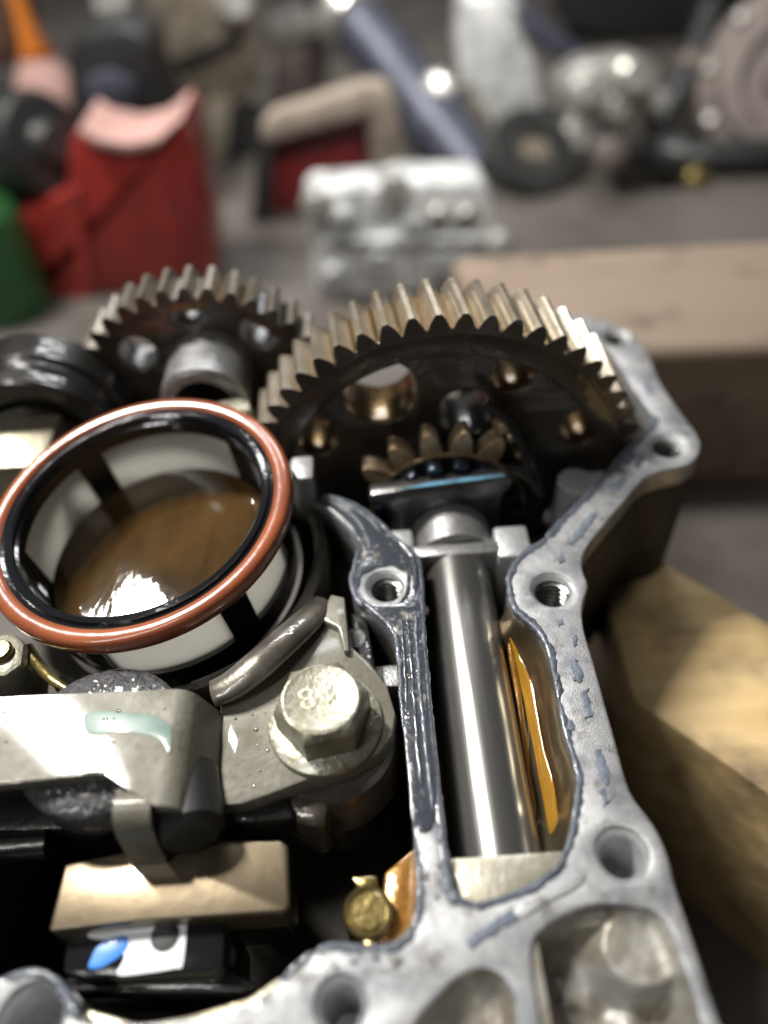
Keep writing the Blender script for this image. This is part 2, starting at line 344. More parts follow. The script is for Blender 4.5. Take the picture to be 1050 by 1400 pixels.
pocket1 = [(p.x, p.y) for p in crom(px([(729, 1292), (750, 1265), (793, 1243), (837, 1237), (882, 1243), (909, 1260), (926, 1298), (948, 1362), (972, 1440), (990, 1500), (760, 1500), (742, 1400), (731, 1340)]), 4)]
pocket2 = [(p.x, p.y) for p in crom(px([(705, 1405), (702, 1365), (688, 1338), (662, 1326), (632, 1334), (600, 1362), (572, 1395), (552, 1440), (550, 1500), (705, 1500)]), 4)]
hole_rings = []
for hx, hy, hr, th in HOLES:
    p = at(hx, hy); hole_rings.append(circ(p.x, p.y, hr + 0.9, 36))
filled('flange', [flange, pocket1, pocket2] + hole_rings, 0.0, 7.0, ALU, H, bevel=0.7)
filled('lower_wall', [flange, pocket1, pocket2] + hole_rings, -6.9, 55.0, ALUD, H, bevel=0.3)  # dark copy of the flange, shade of the wells set in its colour
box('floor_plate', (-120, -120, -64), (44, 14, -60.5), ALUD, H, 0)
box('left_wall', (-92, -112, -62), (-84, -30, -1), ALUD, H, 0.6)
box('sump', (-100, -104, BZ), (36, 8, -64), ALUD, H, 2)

def threaded(cx, cy, r, depth, m):
    prof = []; pitch = 1.4; n = int(depth / pitch)
    for i in range(n): prof += [(r + 0.65, -1.3 - i * pitch), (r + 0.5, -1.3 - (i + 0.35) * pitch), (r - 0.5, -1.3 - (i + 0.62) * pitch), (r - 0.5, -1.3 - (i + 0.78) * pitch)]
    seg = 36; k = len(prof); vs = []
    for s in range(seg + 1):
        a = 2 * PI * s / seg
        for rr, h in prof: vs.append((cx + rr * math.cos(a), cy + rr * math.sin(a), h - pitch * s / seg))
    fs = grid_faces(seg + 1, k)
    return obj('threaded_hole', vs, fs, m, H, 12)
for hx, hy, hr, th in HOLES:
    p = at(hx, hy); fr = Frame((p.x, p.y, 0))
    if th:
        lathe('hole_chamfer', fr, [(hr + 1.15, -0.35), (hr + 0.85, -0.45), (hr + 0.1, -1.5)], ALUP, H, 40, caps=False)
        threaded(p.x, p.y, hr, th, THREAD)
    else:
        lathe('hole_lining', fr, [(hr + 1.1, -0.4), (hr + 0.5, -1.0), (hr, -2.2), (hr - 0.2, -20), (0.01, -20.5)], ALUP, H, 40, caps=False)

# pocket floors: cast hollows with bosses, as height fields
def hollow(xr, yr, fn, name='pocket_floor', n=46):
    vs = []
    for i in range(n):
        for j in range(n):
            x = xr[0] + (xr[1] - xr[0]) * i / (n - 1); y = yr[0] + (yr[1] - yr[0]) * j / (n - 1)
            vs.append((x, y, fn(x, y)))
    return obj(name, vs, grid_faces(n, n), POCK, H, 50)
def sm(a, b, x):
    t = min(1, max(0, (x - a) / (b - a))); return t * t * (3 - 2 * t)
def edge_dist(x, y, poly):
    best = 1e9; n = len(poly)
    for i in range(n):
        ax, ay = poly[i - 1]; bx, by = poly[i]; dx, dy = bx - ax, by - ay
        t = max(0, min(1, ((x - ax) * dx + (y - ay) * dy) / (dx * dx + dy * dy + 1e-9)))
        best = min(best, math.hypot(x - ax - t * dx, y - ay - t * dy))
    return best
def inside(x, y, poly):
    c = False; n = len(poly)
    for i in range(n):
        (xa, ya), (xb, yb) = poly[i], poly[i - 1]
        if (ya > y) != (yb > y) and x < (xb - xa) * (y - ya) / (yb - ya) + xa: c = not c
    return c
def p1(x, y):
    d_ = edge_dist(x, y, pocket1) if inside(x, y, pocket1) else -1
    if d_ < 0: return -0.9
    d = at(803, 1330, -7); e = at(876, 1296, -2.6); f = at(862, 1402, -8)
    z = -0.9 - 13.0 * (1 - math.exp(-d_ / 2.6))
    z += 5.5 * math.exp(-(((x - d.x) / 3.6) ** 2 + ((y - d.y) / 7.0) ** 2)) + 4.5 * math.exp(-(((x - f.x) / 3.4) ** 2 + ((y - f.y) / 3.6) ** 2))
    r = math.hypot((x - e.x) * 0.9, y - e.y)
    m_ = max(1 - sm(5.0, 8.6, r), sm(e.y, e.y + 5.0, y) * sm(e.x - 13, e.x - 8, x), sm(e.x + 3.0, e.x + 6.5, x))
    zs = -0.9 - 1.9 * (1 - math.exp(-d_ / 1.2))
    z = z + (zs - z) * m_
    return z + 0.25 * noise.noise(Vector((x * 0.4, y * 0.4, 0)))
hollow((17, 43.0), (-122, -90), p1, n=96)
def p2(x, y):
    d_ = edge_dist(x, y, pocket2) if inside(x, y, pocket2) else -1
    if d_ < 0: return -0.9
    d = at(660, 1380, -6)
    return -0.9 - 8.5 * (1 - math.exp(-d_ / 2.4)) + 3.8 * math.exp(-(((x - d.x) / 3.0) ** 2 + ((y - d.y) / 7.0) ** 2)) + 0.2 * noise.noise(Vector((x * 0.5, y * 0.5, 4)))
hollow((0, 20), (-122, -96), p2, n=80)

# sealant beads along the inner edges, squeezed over the rim
def bead(pts, r, name='sealant_bead', m=None, k=9, seedv=0.0):
    path = crom(px(pts), k, False); vs = []; n = len(path)
    mid = path[n // 2]; t = (path[n // 2 + 1] - path[n // 2 - 1]).normalized(); s0 = t.cross(Vector((0, 0, 1)))
    sg = 1 if inside(mid.x + s0.x * 1.5, mid.y + s0.y * 1.5, flange) else -1
    for i, p in enumerate(path):
        t = (path[min(i + 1, n - 1)] - path[max(i - 1, 0)]).normalized(); sd_ = t.cross(Vector((0, 0, 1))) * sg
        nz = lambda f, o_: noise.noise(Vector((p.x * f, p.y * f, o_ + seedv * 3)))
        end = min(1.0, i / 4.0, (n - 1 - i) / 4.0) * 0.85 + 0.15
        w1 = r * (1.15 + 0.75 * nz(0.22, 1) + 0.45 * nz(0.9, 2)) * end; w1 = max(w1, 0.25)
        w2 = (0.35 + 0.45 * abs(nz(0.5, 5))) * end; h = (0.30 + 0.22 * nz(0.3, 7)) * end; dp = 0.5 + 0.9 * abs(nz(0.35, 9))
        for a, z in ((w1, -0.02), (w1 * 0.93, h * 0.35), (w1 * 0.6, h * 0.72), (w1 * 0.15, h), (-w2 * 0.55, h * 0.75), (-w2, -0.1), (-w2 * 1.05, -dp), (-w2 * 0.6, -dp - 0.5), (0.3, -dp - 0.6)):
            vs.append(p + sd_ * a + Vector((0, 0, z)))
    return obj(name, vs, grid_faces(n, 9), m or SEAL, H, 60)
def ridge(pts, r, m, seedv):
    path = crom(px(pts), 8, False)
    for p in path:
        p.z = 0.30 + 0.1 * noise.noise(Vector((p.x * 0.4, p.y * 0.4, 7 + seedv)))
        p.x += 0.25 * noise.noise(Vector((p.x * 0.5, p.y * 0.5, 2 + seedv)))
    return tube('sealant_ridge', path, lambda t: r * (0.2 + 0.8 * min(1, 8 * t, 8 * (1 - t))), m, H, 10, 0.6, 0.5, 0.3, seedv=seedv)
bead([(894, 566), (891, 580), (868, 601), (850, 621), (832, 642), (797, 681), (776, 703), (760, 718), (744, 737)], 1.25, seedv=1)
bead([(748, 735), (738, 742), (724, 748), (709, 763), (697, 780), (695, 800), (701, 829), (713, 842), (734, 861), (748, 886), (757, 920), (764, 960)], 1.0, seedv=2)
bead([(764, 957), (774, 1005), (788, 1050), (790, 1075), (786, 1110), (780, 1144), (769, 1175), (746, 1198), (715, 1216), (662, 1234), (634, 1231), (621, 1218)], 0.85, seedv=3)
bead([(636, 1232), (621, 1217), (613, 1192), (607, 1150), (599, 1075), (590, 990), (584, 920), (578, 850), (577, 800), (572, 766)], 1.15, seedv=4)
bead([(575, 785), (571, 762), (560, 750), (546, 742), (523, 717), (492, 693), (462, 681), (436, 675), (412, 673)], 1.0, seedv=5)
bead([(432, 1300), (455, 1291), (495, 1294), (530, 1294), (556, 1278), (570, 1248), (572, 1200), (567, 1145)], 0.9, seedv=6)
bead([(0, 1338), (45, 1327), (77, 1340), (97, 1369), (108, 1392)], 0.9, seedv=7)
bead([(382, 1345), (405, 1319), (432, 1300)], 0.8, seedv=8)
# the wet film and its ridges on the middle rib
rib = [(408, 690), (430, 688), (457, 703), (480, 728), (491, 752), (484, 776), (482, 800), (487, 818), (506, 834), (531, 854), (544, 880), (547, 920), (552, 990), (560, 1070), (566, 1130),
       (590, 1134), (598, 1078), (589, 998), (582, 920), (577, 850), (575, 800), (571, 767), (560, 750), (545, 744), (520, 718), (491, 694), (462, 682), (436, 676), (408, 674)]
hp = at(528, 801)
ringh = [(hp.x + (6.3 + 1.1 * noise.noise(Vector((math.cos(a) * 2, math.sin(a) * 2, 3)))) * math.cos(a), hp.y + (5.6 + 1.1 * noise.noise(Vector((math.cos(a) * 2, math.sin(a) * 2, 3)))) * math.sin(a)) for a in [2 * PI * i / 36 for i in range(36)]]
filled('sealant_film', [[(p.x, p.y) for p in crom(px(rib), 3)], ringh], 0.32, 0.6, SEALW, H, bevel=0.14)
for i, (pts, r) in enumerate([([(415, 681), (438, 681), (462, 690), (487, 711), (500, 731), (507, 752)], 0.42), ([(410, 687), (432, 687), (456, 700), (480, 722), (494, 742), (500, 760)], 0.42),
                 ([(420, 677), (440, 677), (470, 688), (500, 706), (520, 728)], 0.38), ([(540, 735), (556, 752), (566, 768), (568, 790), (566, 815)], 0.7), ([(486, 815), (506, 832), (530, 853), (543, 880), (547, 930), (552, 1000)], 0.55),
                 ([(556, 830), (560, 880), (565, 940), (570, 1010), (578, 1090)], 0.45), ([(567, 835), (571, 900), (577, 970), (585, 1050), (592, 1110)], 0.5),
                 ([(548, 850), (553, 900), (556, 960)], 0.4), ([(483, 778), (481, 798), (487, 819), (500, 830)], 0.6), ([(553, 770), (558, 790), (556, 812), (544, 828)], 0.35), ([(490, 752), (484, 776), (482, 800)], 0.5)]):
    ridge(pts, r, SEALW if i % 2 else SEAL, 20 + i)
# dried patches left on the flange
patches = [[(831, 666), (855, 650), (857, 656), (846, 672), (836, 676)], [(774, 743), (792, 720), (810, 700), (817, 703), (801, 724), (784, 745)], [(867, 634), (880, 618), (880, 627), (871, 640)],
           [(779, 904), (790, 902), (797, 922), (793, 933), (786, 932)], [(793, 946), (803, 941), (811, 979), (801, 984)], [(811, 1024), (822, 1026), (833, 1056), (831, 1077), (822, 1070), (815, 1042)],
           [(816, 1080), (828, 1078), (834, 1094), (826, 1104)], [(636, 1284), (668, 1262), (702, 1241), (711, 1256), (680, 1274), (645, 1297)], [(762, 762), (770, 757), (773, 765), (765, 771)],
           [(760, 847), (767, 845), (771, 852), (764, 856)], [(782, 872), (788, 870), (790, 883), (785, 886)], [(700, 1240), (730, 1226), (734, 1233), (706, 1252)], [(850, 632), (862, 618), (866, 622), (856, 637)],
           [(884, 520), (893, 536), (889, 541), (880, 526)], [(776, 985), (782, 983), (786, 1000), (780, 1002)]]
for i, pt in enumerate(patches):
    P = px(pt); out = []
    for a, b in zip(P, P[1:] + P[:1]):
        k = max(2, int((b - a).length / 0.6))
        for j in range(k):
            q = a.lerp(b, j / k); out.append((q.x + 0.75 * noise.noise(q * 0.8) + 0.3 * noise.noise(q * 2.3), q.y + 0.75 * noise.noise(q * 0.8 + Vector((9, 3, 1))) + 0.3 * noise.noise(q * 2.3 + Vector((4, 1, 7)))))
    filled('sealant_patch', [out], 0.2 + 0.12 * random.random(), 0.6, SEALP, H, bevel=0.1, res=1)
pad = px([(702, 1244), (730, 1222), (770, 1205), (795, 1193), (800, 1200), (790, 1214), (740, 1240), (715, 1256)])
filled('machined_pad', [[(p.x, p.y) for p in crom(pad, 4)]], 0.3, 0.7, ALU, H, bevel=0.2)

# inside the wells
box('shaft_saddle', (4.5, -95, -58), (31.6, -82.6, -2.4), ALUO, H, 0.7)
wall_line = crom(px([(700, 815), (706, 835), (716, 845), (734, 860), (748, 885), (757, 920), (764, 960), (774, 1005), (788, 1050), (790, 1075), (786, 1110), (780, 1144), (772, 1170)]), 5, False)
vs = []; tp_ = [(0.6, -1.2), (-0.3, -2.5), (-0.9, -5), (-1.8, -8), (-3.2, -10.6), (-5.2, -13), (-8, -15.5), (-12, -17.5), (-18, -19), (-24, -18), (-28, -14)]
for k, p in enumerate(wall_line):
    for dx, z in tp_: vs.append((p.x + dx + 0.25 * noise.noise(Vector((p.y * 0.15, z * 0.3, 2))), p.y, z))
obj('shaft_trough', vs, grid_faces(len(wall_line), len(tp_)), TROUGH, H, 60)
box('bearing_pedestal', (26.5, -14.0, -60), (34.8, -4.0, -3.4), ALUP, H, 1.0)
box('bearing_pedestal', (0.8, -9.0, -60), (6.6, -3.0, -3.4), ALUP, H, 0.8)
lug = at(788, 657, -5)
prism('inner_lug', [(lug.x + 4.9 * math.cos(a), lug.y + 4.9 * math.sin(a), -5) for a in [math.radians(40 + 230 * i / 18) for i in range(19)]] + [(lug.x + 7, lug.y - 8, -5), (lug.x + 16, lug.y - 2, -5), (lug.x + 11, lug.y + 3.0, -5)], (0, 0, -50), ALUP, H, 0.4)
# amber film and the round plug in the left well
pw = px([(574, 1150), (575, 1250), (556, 1284), (528, 1299), (500, 1296), (520, 1262), (525, 1190)], -9)
prism('oily_ledge', [(p.x, p.y, -9.5) for p in pw], (0, 0, -40), AMBER, H, 0.8)

# ------------------------------------------------------------------ oil running beside the shaft
path = crom([at(697, 872, -8), at(708, 900, -9), at(719, 938, -9.4), at(729, 985, -9.6), at(740, 1040, -9.8), at(750, 1090, -10), at(758, 1135, -10), at(765, 1180, -10)], 10, False)
o = tube('oil_stream', path, lambda t: 1.45 * min(1, 0.10 + 3 * t) * (1 - 0.25 * sm(0.7, 1, t)), OILG, None, 16, 0.22, 0.3, 0.12, org=(30, -55, -14), up=Vector((-0.75, 0, 0.66)))
tag(o, 'golden oil running down the trough beside the shiny shaft', 'oil')
path = crom([at(696, 880, -9), at(704, 925, -11), at(713, 985, -12.5), at(724, 1060, -14), at(738, 1160, -15)], 10, False)
o = tube('oil_stream', path, lambda t: 0.7 * min(1, 0.3 + 5 * t), AMBER, None, 10, 0.8, 0.25, 0.12, org=(28, -55, -14))
tag(o, 'thin dark trickle of oil between the shaft and the golden stream', 'oil')

# ------------------------------------------------------------------ the drive shaft with its pinion
AX, AZ = 16.9, -11.4
def yfr(y, x=AX, z=AZ): return Frame((x, y, z), (0, -1, 0), (0, 0, 1))      # u = +x? , v = +z, n = -y
SH = root('drive_shaft', 'polished steel shaft lying in the trough with a toothed pinion at its far end', 'shaft', (AX, -40, AZ - 8))
f = yfr(0)
lathe('rod', f, [(7.4, 86), (8.0, 85.4), (8.0, 11.5), (7.4, 11.0)], STEEL, SH, 96)
lathe('sleeve', f, [(8.4, 8.4), (10.2, 8.0), (10.2, -2.5)], SLEEVE, SH, 72)
prism('retaining_plate', [(6.2, -12.4, -3.3), (27.2, -12.4, -3.3), (27.4, -12.4, -6), (27.0, -12.4, -24), (7, -12.4, -24), (6.0, -12.4, -6)], (0, 3.6, 0), SLEEVE, SH, 0.5)
prism('thrust_plate', [(x, 2.0, z) for x, z in [(-3.6, 3.0), (-3.0, 4.2), (6, 5.1), (18, 6.1), (30.6, 6.9), (31.8, 6.0), (31.4, 3.0), (29.6, 0.5), (29.4, -14)] +
      [(AX + 10.9 * math.cos(math.radians(a)), AZ + 10.9 * math.sin(math.radians(a))) for a in range(-10, 191, 12)] + [(3.6, -14), (3.4, -3.0), (0.5, -0.6), (-2.8, 0.4)]], (0, 4.2, 0), PLATE, SH, 0.5)
prism('blue_sheen_strip', [(4.5, 2.3, 5.02), (12, 2.2, 5.68), (22, 2.2, 6.5), (29.8, 2.5, 6.9), (29.9, 3.6, 6.95), (20, 3.5, 6.4), (11, 3.3, 5.65)], (0, 0, 0.22), BLUE_SHEEN, SH, 0.05)  # added strip, its blue reflection painted into the colour
co = []
for i in range(18 * 16):
    ph = (i / 16.0) % 1.0; a = math.radians(101.4 + 20.0 * (i / 16.0))
    rr = 19.4 - 4.2 * (sm(0.30, 0.36, ph) - sm(0.64, 0.70, ph)) + 0.9 * math.sin(PI * ((ph + 0.5) % 1.0))
    co.append((rr * math.cos(a), rr * math.sin(a)))
filled('crown', [co], -5.4, 4.6, CROWN, SH, bevel=0.5, fr=yfr(0))
# a pinion tooth: pointed arch, with its face towards the viewer
tv = [(-2.7, 0), (-2.65, 2.8), (-2.05, 5.6), (-1.0, 7.7), (0, 8.2), (1.0, 7.7), (2.05, 5.6), (2.65, 2.8), (2.7, 0)]
def tooth_mesh(name, outline, r0, y0, y1, mats, end_idx, twist=0.0):
    n = len(outline); vs = [Vector((x, y0, r0 + z)) for x, z in outline]
    for x, z in outline:
        a = twist; X = x * 0.98; Z = r0 + z
        vs.append(Vector((X * math.cos(a) + Z * math.sin(a), y1, -X * math.sin(a) + Z * math.cos(a))))
    fs = [tuple(range(n)), tuple(range(2 * n - 1, n - 1, -1))] + [(i, (i + 1) % n, (i + 1) % n + n, i + n) for i in range(n)]
    me = bpy.data.meshes.new(name); me.from_pydata([v * S for v in vs], [], fs)
    bm = bmesh.new(); bm.from_mesh(me); bmesh.ops.recalc_face_normals(bm, faces=bm.faces); bm.to_mesh(me); bm.free()
    for m in mats: me.materials.append(m)
    me.polygons[0].material_index = end_idx
    me.shade_smooth(); me.set_sharp_from_angle(angle=math.radians(28)); return me
def put_teeth(parent, me, n, a0, centre, vis=None):
    for i in range(n):
        a = a0 + 360.0 * i / n
        if vis and not vis(a % 360): continue
        o = bpy.data.objects.new('tooth', me); col.objects.link(o); o.parent = parent
        o.location = (Vector(centre) - ORG[parent.name]) * S
        o.rotation_euler = (0, math.radians(90 - a), 0)         # a measured from +x towards +z
up_half = lambda a: a < 200 or a > 340
put_teeth(SH, tooth_mesh('pinion_tooth', tv, 19.2, 9.5, 14.5, [TOOTHD], 0), 18, 101.4, (AX, 0, AZ), lambda a: 50 < a < 150)
lathe('pinion_core', f, [(9, -9), (19.9, -9.4), (20.2, -10.0), (20.2, -15), (9, -15.5)], DARK, SH, 80, closed=True)
lathe('crown_rim', f, [(19.9, -9.2), (20.7, -9.2), (20.7, -9.9), (19.9, -9.9)], TOOTHD, SH, 90, closed=True)
for pts_, r_ in [([(664, 548, 15), (690, 572, 13), (712, 606, 10), (726, 650, 6)], 1.3), ([(676, 560, 16), (704, 578, 15), (724, 612, 12), (735, 668, 8)], 1.0), ([(690, 640, 8), (716, 648, 7), (736, 676, 6)], 1.5)]:
    tube('spring_arm', crom([aty(*q_) for q_ in pts_], 6, False), r_, DARK, SH, 12)
for x_, y_, r_ in [(700, 603, 1.5), (712, 628, 1.2), (690, 590, 1.8), (722, 640, 1.0)]:
    c_ = aty(x_, y_, 11); lathe('pin', Frame((c_.x, 13, c_.z), (0.2, -1, 0.3), (0, 0, 1)), [(r_, -3), (r_, 1.2), (r_ * 0.6, 1.8), (0.01, 1.9)], TOOTHD, SH, 16)
# put_teeth(SH, tooth_mesh('dog_tooth', [(-2.4, 0), (-1.9, 4), (-0.6, 5.6), (0.6, 5.6), (1.9, 4), (2.4, 0)], 20.0, 15.6, 18.8, [TOOTHD], 0), 24, 92.0, (AX, 0, AZ), up_half)
lathe('dog_ring', f, [(9, -15.2), (20.6, -15.3), (20.6, -19.0), (9, -19.2)], DARK, SH, 80, closed=True)

# ------------------------------------------------------------------ the large gear on the same axis
GR = 53.6
G = root('large_gear', 'large dark oily gear with bronze coloured teeth standing up behind the pinion', 'gear', (AX, 20, AZ - GR))
ROOTR = 49.6
fg = yfr(20.0)
sgn = 1 if fg(1, 0, 0).x > AX else -1
def pol(r, a): return (sgn * r * math.cos(math.radians(a)), r * math.sin(math.radians(a)))
outl = [circ(0, 0, ROOTR, 160)]
for r, a, hr in [(36.4, 116, 9.5), (39.6, 65.3, 5.6), (39.7, 26, 5.6), (38.2, 149, 5.9), (25.5, 78, 7.2), (37, 200, 8), (39, 335, 6)]:
    cxh, cyh = pol(r, a); outl.append(circ(cxh, cyh, hr, 48))
filled('gear_body', outl, 0.0, 16.0, BLACKST, G, bevel=0.35, fr=yfr(20.0))
for r, a, hr in [(36.4, 116, 9.5), (39.6, 65.3, 5.6), (39.7, 26, 5.6), (38.2, 149, 5.9), (25.5, 78, 7.2)]:
    bore = DARK if r < 30 else LINING
    cxh, cyh = pol(r, a); c0 = fg(cxh, cyh, 0)
    fh = Frame(c0, (0, -1, 0), (0, 0, 1))
    lathe('hole_lining', fh, [(hr - 0.15, -0.5), (hr - 0.35, -1.4), (hr - 0.35, -14.8), (hr - 0.1, -15.4), (hr + 0.2, -15.4), (hr + 0.2, -0.5)], bore, G, 48, closed=True)
# a low turned step in the gear's face
lathe('face_ring', fg, [(42.4, -0.05), (43.0, 0.4), (47.6, 0.42), (48.4, -0.1)], BLACKST, G, 120, caps=False)
gt = [(-2.75, -1.0), (-2.55, 0.2), (-2.15, 1.4), (-1.6, 2.6), (-0.95, 3.6), (-0.62, 4.0), (0.62, 4.0), (0.95, 3.6), (1.6, 2.6), (2.15, 1.4), (2.55, 0.2), (2.75, -1.0)]
put_teeth(G, tooth_mesh('gear_tooth', gt, ROOTR, 19.9, 36.1, [TOOTH, BLACKST], 1, twist=math.radians(-1.9)), 54, 91.7, (AX, 0, AZ), lambda a: a < 178 or a > 2)
lathe('rim', fg, [(ROOTR - 2.5, -0.4), (ROOTR + 0.12, -0.4), (ROOTR + 0.12, -15.6), (ROOTR - 2.5, -15.6)], LINING, G, 162, closed=True, sharp=60)

# ------------------------------------------------------------------ the second gear, further back
G2C = (-48.8, 50.0, -1.0); G2R = 37.4
G2 = root('rear_gear', 'smaller dark gear with round holes and a hub, out of focus behind the orange ring', 'gear', (G2C[0], 50, G2C[2] - G2R))
f2 = yfr(50.0, G2C[0], G2C[2]); s2 = 1 if f2(1, 0, 0).x > G2C[0] else -1
outl = [circ(0, 0, G2R - 3.5, 100)]; H2 = []
for px_, py_, hr in [(188, 484, 5.3), (355, 455, 5.6), (258, 430, 5.0)]:
    q = aty(px_, py_, 50.0); H2.append((s2 * (q.x - G2C[0]), q.z - G2C[2], hr))
for x, z, hr in H2: outl.append(circ(x, z, hr, 36))
filled('gear_body', outl, 0.0, 12.0, BLACKST, G2, bevel=0.4, fr=f2)
for x, z, hr in H2:
    lathe('hole_lining', Frame(f2(x, z, 0), (0, -1, 0), (0, 0, 1)), [(hr - 0.1, -0.6), (hr - 0.5, -1.4), (hr - 0.5, -10.6), (hr + 0.2, -11.4), (hr + 0.2, -0.6)], SLEEVE, G2, 36, closed=True)
lathe('rim', f2, [(G2R - 7, -0.5), (G2R - 3.4, -0.5), (G2R - 3.4, -11.5), (G2R - 7, -11.5)], LINING, G2, 100, closed=True, sharp=60)
g2t = [(-2.5, -1.0), (-2.25, 0.3), (-1.7, 1.9), (-1.05, 3.1), (-0.75, 3.5), (0.75, 3.5), (1.05, 3.1), (1.7, 1.9), (2.25, 0.3), (2.5, -1.0)]
put_teeth(G2, tooth_mesh('gear_tooth', g2t, G2R - 3.5, 49.9, 62.1, [TOOTH2, BLACKST], 1), 38, 89.0, (G2C[0], 0, G2C[2]), lambda a: a < 215 or a > 325)
hub = aty(281, 556, 33.0)
fhb = Frame((hub.x, 50, hub.z + 0.5), (0, -1, 0), (0, 0, 1))
lathe('hub', fhb, [(8.0, 17.6), (10.6, 18.0), (11.8, 17.2), (11.8, -1), (8.0, -1)], SLEEVE, G2, 60, closed=True)
lathe('hub_bore', fhb, [(8.2, 17.5), (8.2, 3), (0.01, 3)], DARK, G2, 40, caps=False)

# ------------------------------------------------------------------ the drum at the left edge
D0 = (-93.5, 35.0, 1.0)
D = root('clutch_drum', 'dark steel drum behind the pale aluminium block at the left edge', 'drum', (D0[0], 35, -30))
fd = yfr(35.0, D0[0], D0[2])
lathe('shell', fd, [(20, 5.0), (23.0, 5.0), (23.8, 4.0), (24.0, 0), (23.2, -1.2), (23.2, -5.2), (24.4, -6.4), (24.4, -16), (21, -17)], DARK, D, 90, closed=True)
lathe('face', fd, [(0.01, 1), (9, 1), (10, 3), (14, 3), (15, 1), (20.5, 0.5)], DARK, D, 90, caps=False)
# ------------------------------------------------------------------ pale aluminium block at the left edge
AB = root('aluminium_bracket', 'pale aluminium casting with a slot, at the left edge behind the orange ring', 'bracket', (-88, 22, -40))
prism('block', [(p.x, p.y, 12) for p in px([(-80, 555), (2, 546), (8, 566), (22, 570), (24, 548), (84, 545), (90, 552), (56, 636), (-80, 646)], 12)], (0, 0, -45), ALUO, AB, 1.2)
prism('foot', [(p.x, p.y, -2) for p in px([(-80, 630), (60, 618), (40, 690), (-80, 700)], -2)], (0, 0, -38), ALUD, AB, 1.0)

# ------------------------------------------------------------------ the oil strainer with the orange ring
RC = Vector((-55.6, -7.6, 13.8))
O = root('oil_strainer', 'round black oil strainer with a bright orange seal ring and white mesh windows', 'filter', (RC.x, RC.y, -22))
fo = Frame(RC, (-0.085, -0.095, 1.0), (0, 1, 0))
fo_sign = fo(1, 0, 0).x > RC.x
ring_prof = []
for i in range(20):
    a = 2 * PI * i / 20
    ring_prof.append((33.3 + 2.25 * math.copysign(abs(math.cos(a)) ** 0.8, math.cos(a)), -0.9 + 2.6 * math.copysign(abs(math.sin(a)) ** 0.8, math.sin(a))))
lathe('seal_ring', fo, ring_prof, ORANGE, O, 128, closed=True, sharp=80)
CG = obj
cage = lathe('cage_rim', fo, [(28.6, 1.0), (29.2, 1.5), (30.2, 1.2), (30.5, 0.4), (31.4, 0.9), (31.8, 0.2), (31.8, -5.0), (29.2, -5.0), (28.2, -4.2), (28.2, -1.0), (28.8, -0.6)], BLACKP, O, 128, closed=True, sharp=50)
lathe('cage_base', fo, [(26.2, -21.0), (29.0, -20.0), (31.2, -20.2), (31.2, -27), (26.0, -27.5)], BLACKP, O, 128, closed=True, sharp=50)
lathe('cage_floor', fo, [(0.01, -24.4), (27, -24.4)], BLACKP, O, 64, caps=False)
PIL = [128.5, 46, -3, -47, -112, -165]
for a in PIL:
    aa = a if fo_sign else 180 - a
    lathe('cage_pillar', fo, [(28.6, -4.6), (30.9, -4.6), (31.1, -20.6), (28.3, -20.6)], BLACKP, O, 8, aa - 6.6, aa + 6.6, closed=True)
PS = sorted(a % 360 for a in PIL)
for a, b in zip(PS, PS[1:] + [PS[0] + 360]):
    a0, a1 = a + 6.0, b - 6.0
    if not fo_sign: a0, a1 = 180 - a1, 180 - a0
    lathe('mesh_panel', fo, [(29.4, -4.8), (30.1, -4.8), (30.1, -20.4), (29.4, -20.4)], MESHW, O, 24, a0, a1, closed=True)
# the oil it is full of: a level surface
vs = [Vector((RC.x, RC.y, 0))]; nr, na = 14, 96; zo = RC.z - 20.3
vs = []
for i in range(nr):
    for j in range(na):
        a = 2 * PI * j / na; rr = 27.9 * (i + 0.02) / (nr - 1); p = fo(rr * math.cos(a), rr * math.sin(a), 0)
        t = -18.6 + (0.9 * (rr / 27.9) ** 14)
        q = fo(rr * math.cos(a), rr * math.sin(a), t); vs.append((q.x, q.y, q.z))
op = obj('oil_pool', vs, grid_faces(nr, na, cv=True), OIL, None, 60, org=(RC.x, RC.y, RC.z - 20))
tag(op, 'pool of dark brown oil standing inside the strainer with the orange ring', 'oil')
# the clamp that holds it
CL = root('strainer_clamp', 'dark curved metal clamp wrapped round the outside of the oil strainer', 'clamp', (-22, -20, -26))
fc = Frame((RC.x + 1.2, RC.y - 0.3, -10))
lathe('band', fc, [(36.8, 6.5), (38.0, 7.6), (39.6, 7.2), (40.4, 5), (40.2, -12), (38.8, -12), (38.4, 3.0)], BOSS, CL, 60, -72, 44, closed=True)
lathe('inner_shell', fc, [(33.2, 1.0), (35.4, 2.0), (36.9, 0.5), (36.9, -14), (33.2, -14)], DARK, CL, 60, -125, 60, closed=True)
box('ear', (-22.5, 4.5, -22), (-16.6, 13.0, 9.0), ALUP, CL, 1.2)
tb = at(320, 553, 15)
prism('ear', [(tb.x + x, tb.y + y, 15.0) for x, y in [(-7, -1), (-4, 2.6), (1, 3.2), (4, 1.5), (4.6, -3), (0, -4)]], (0, 0, -30), BOLTM, CL, 1.0)

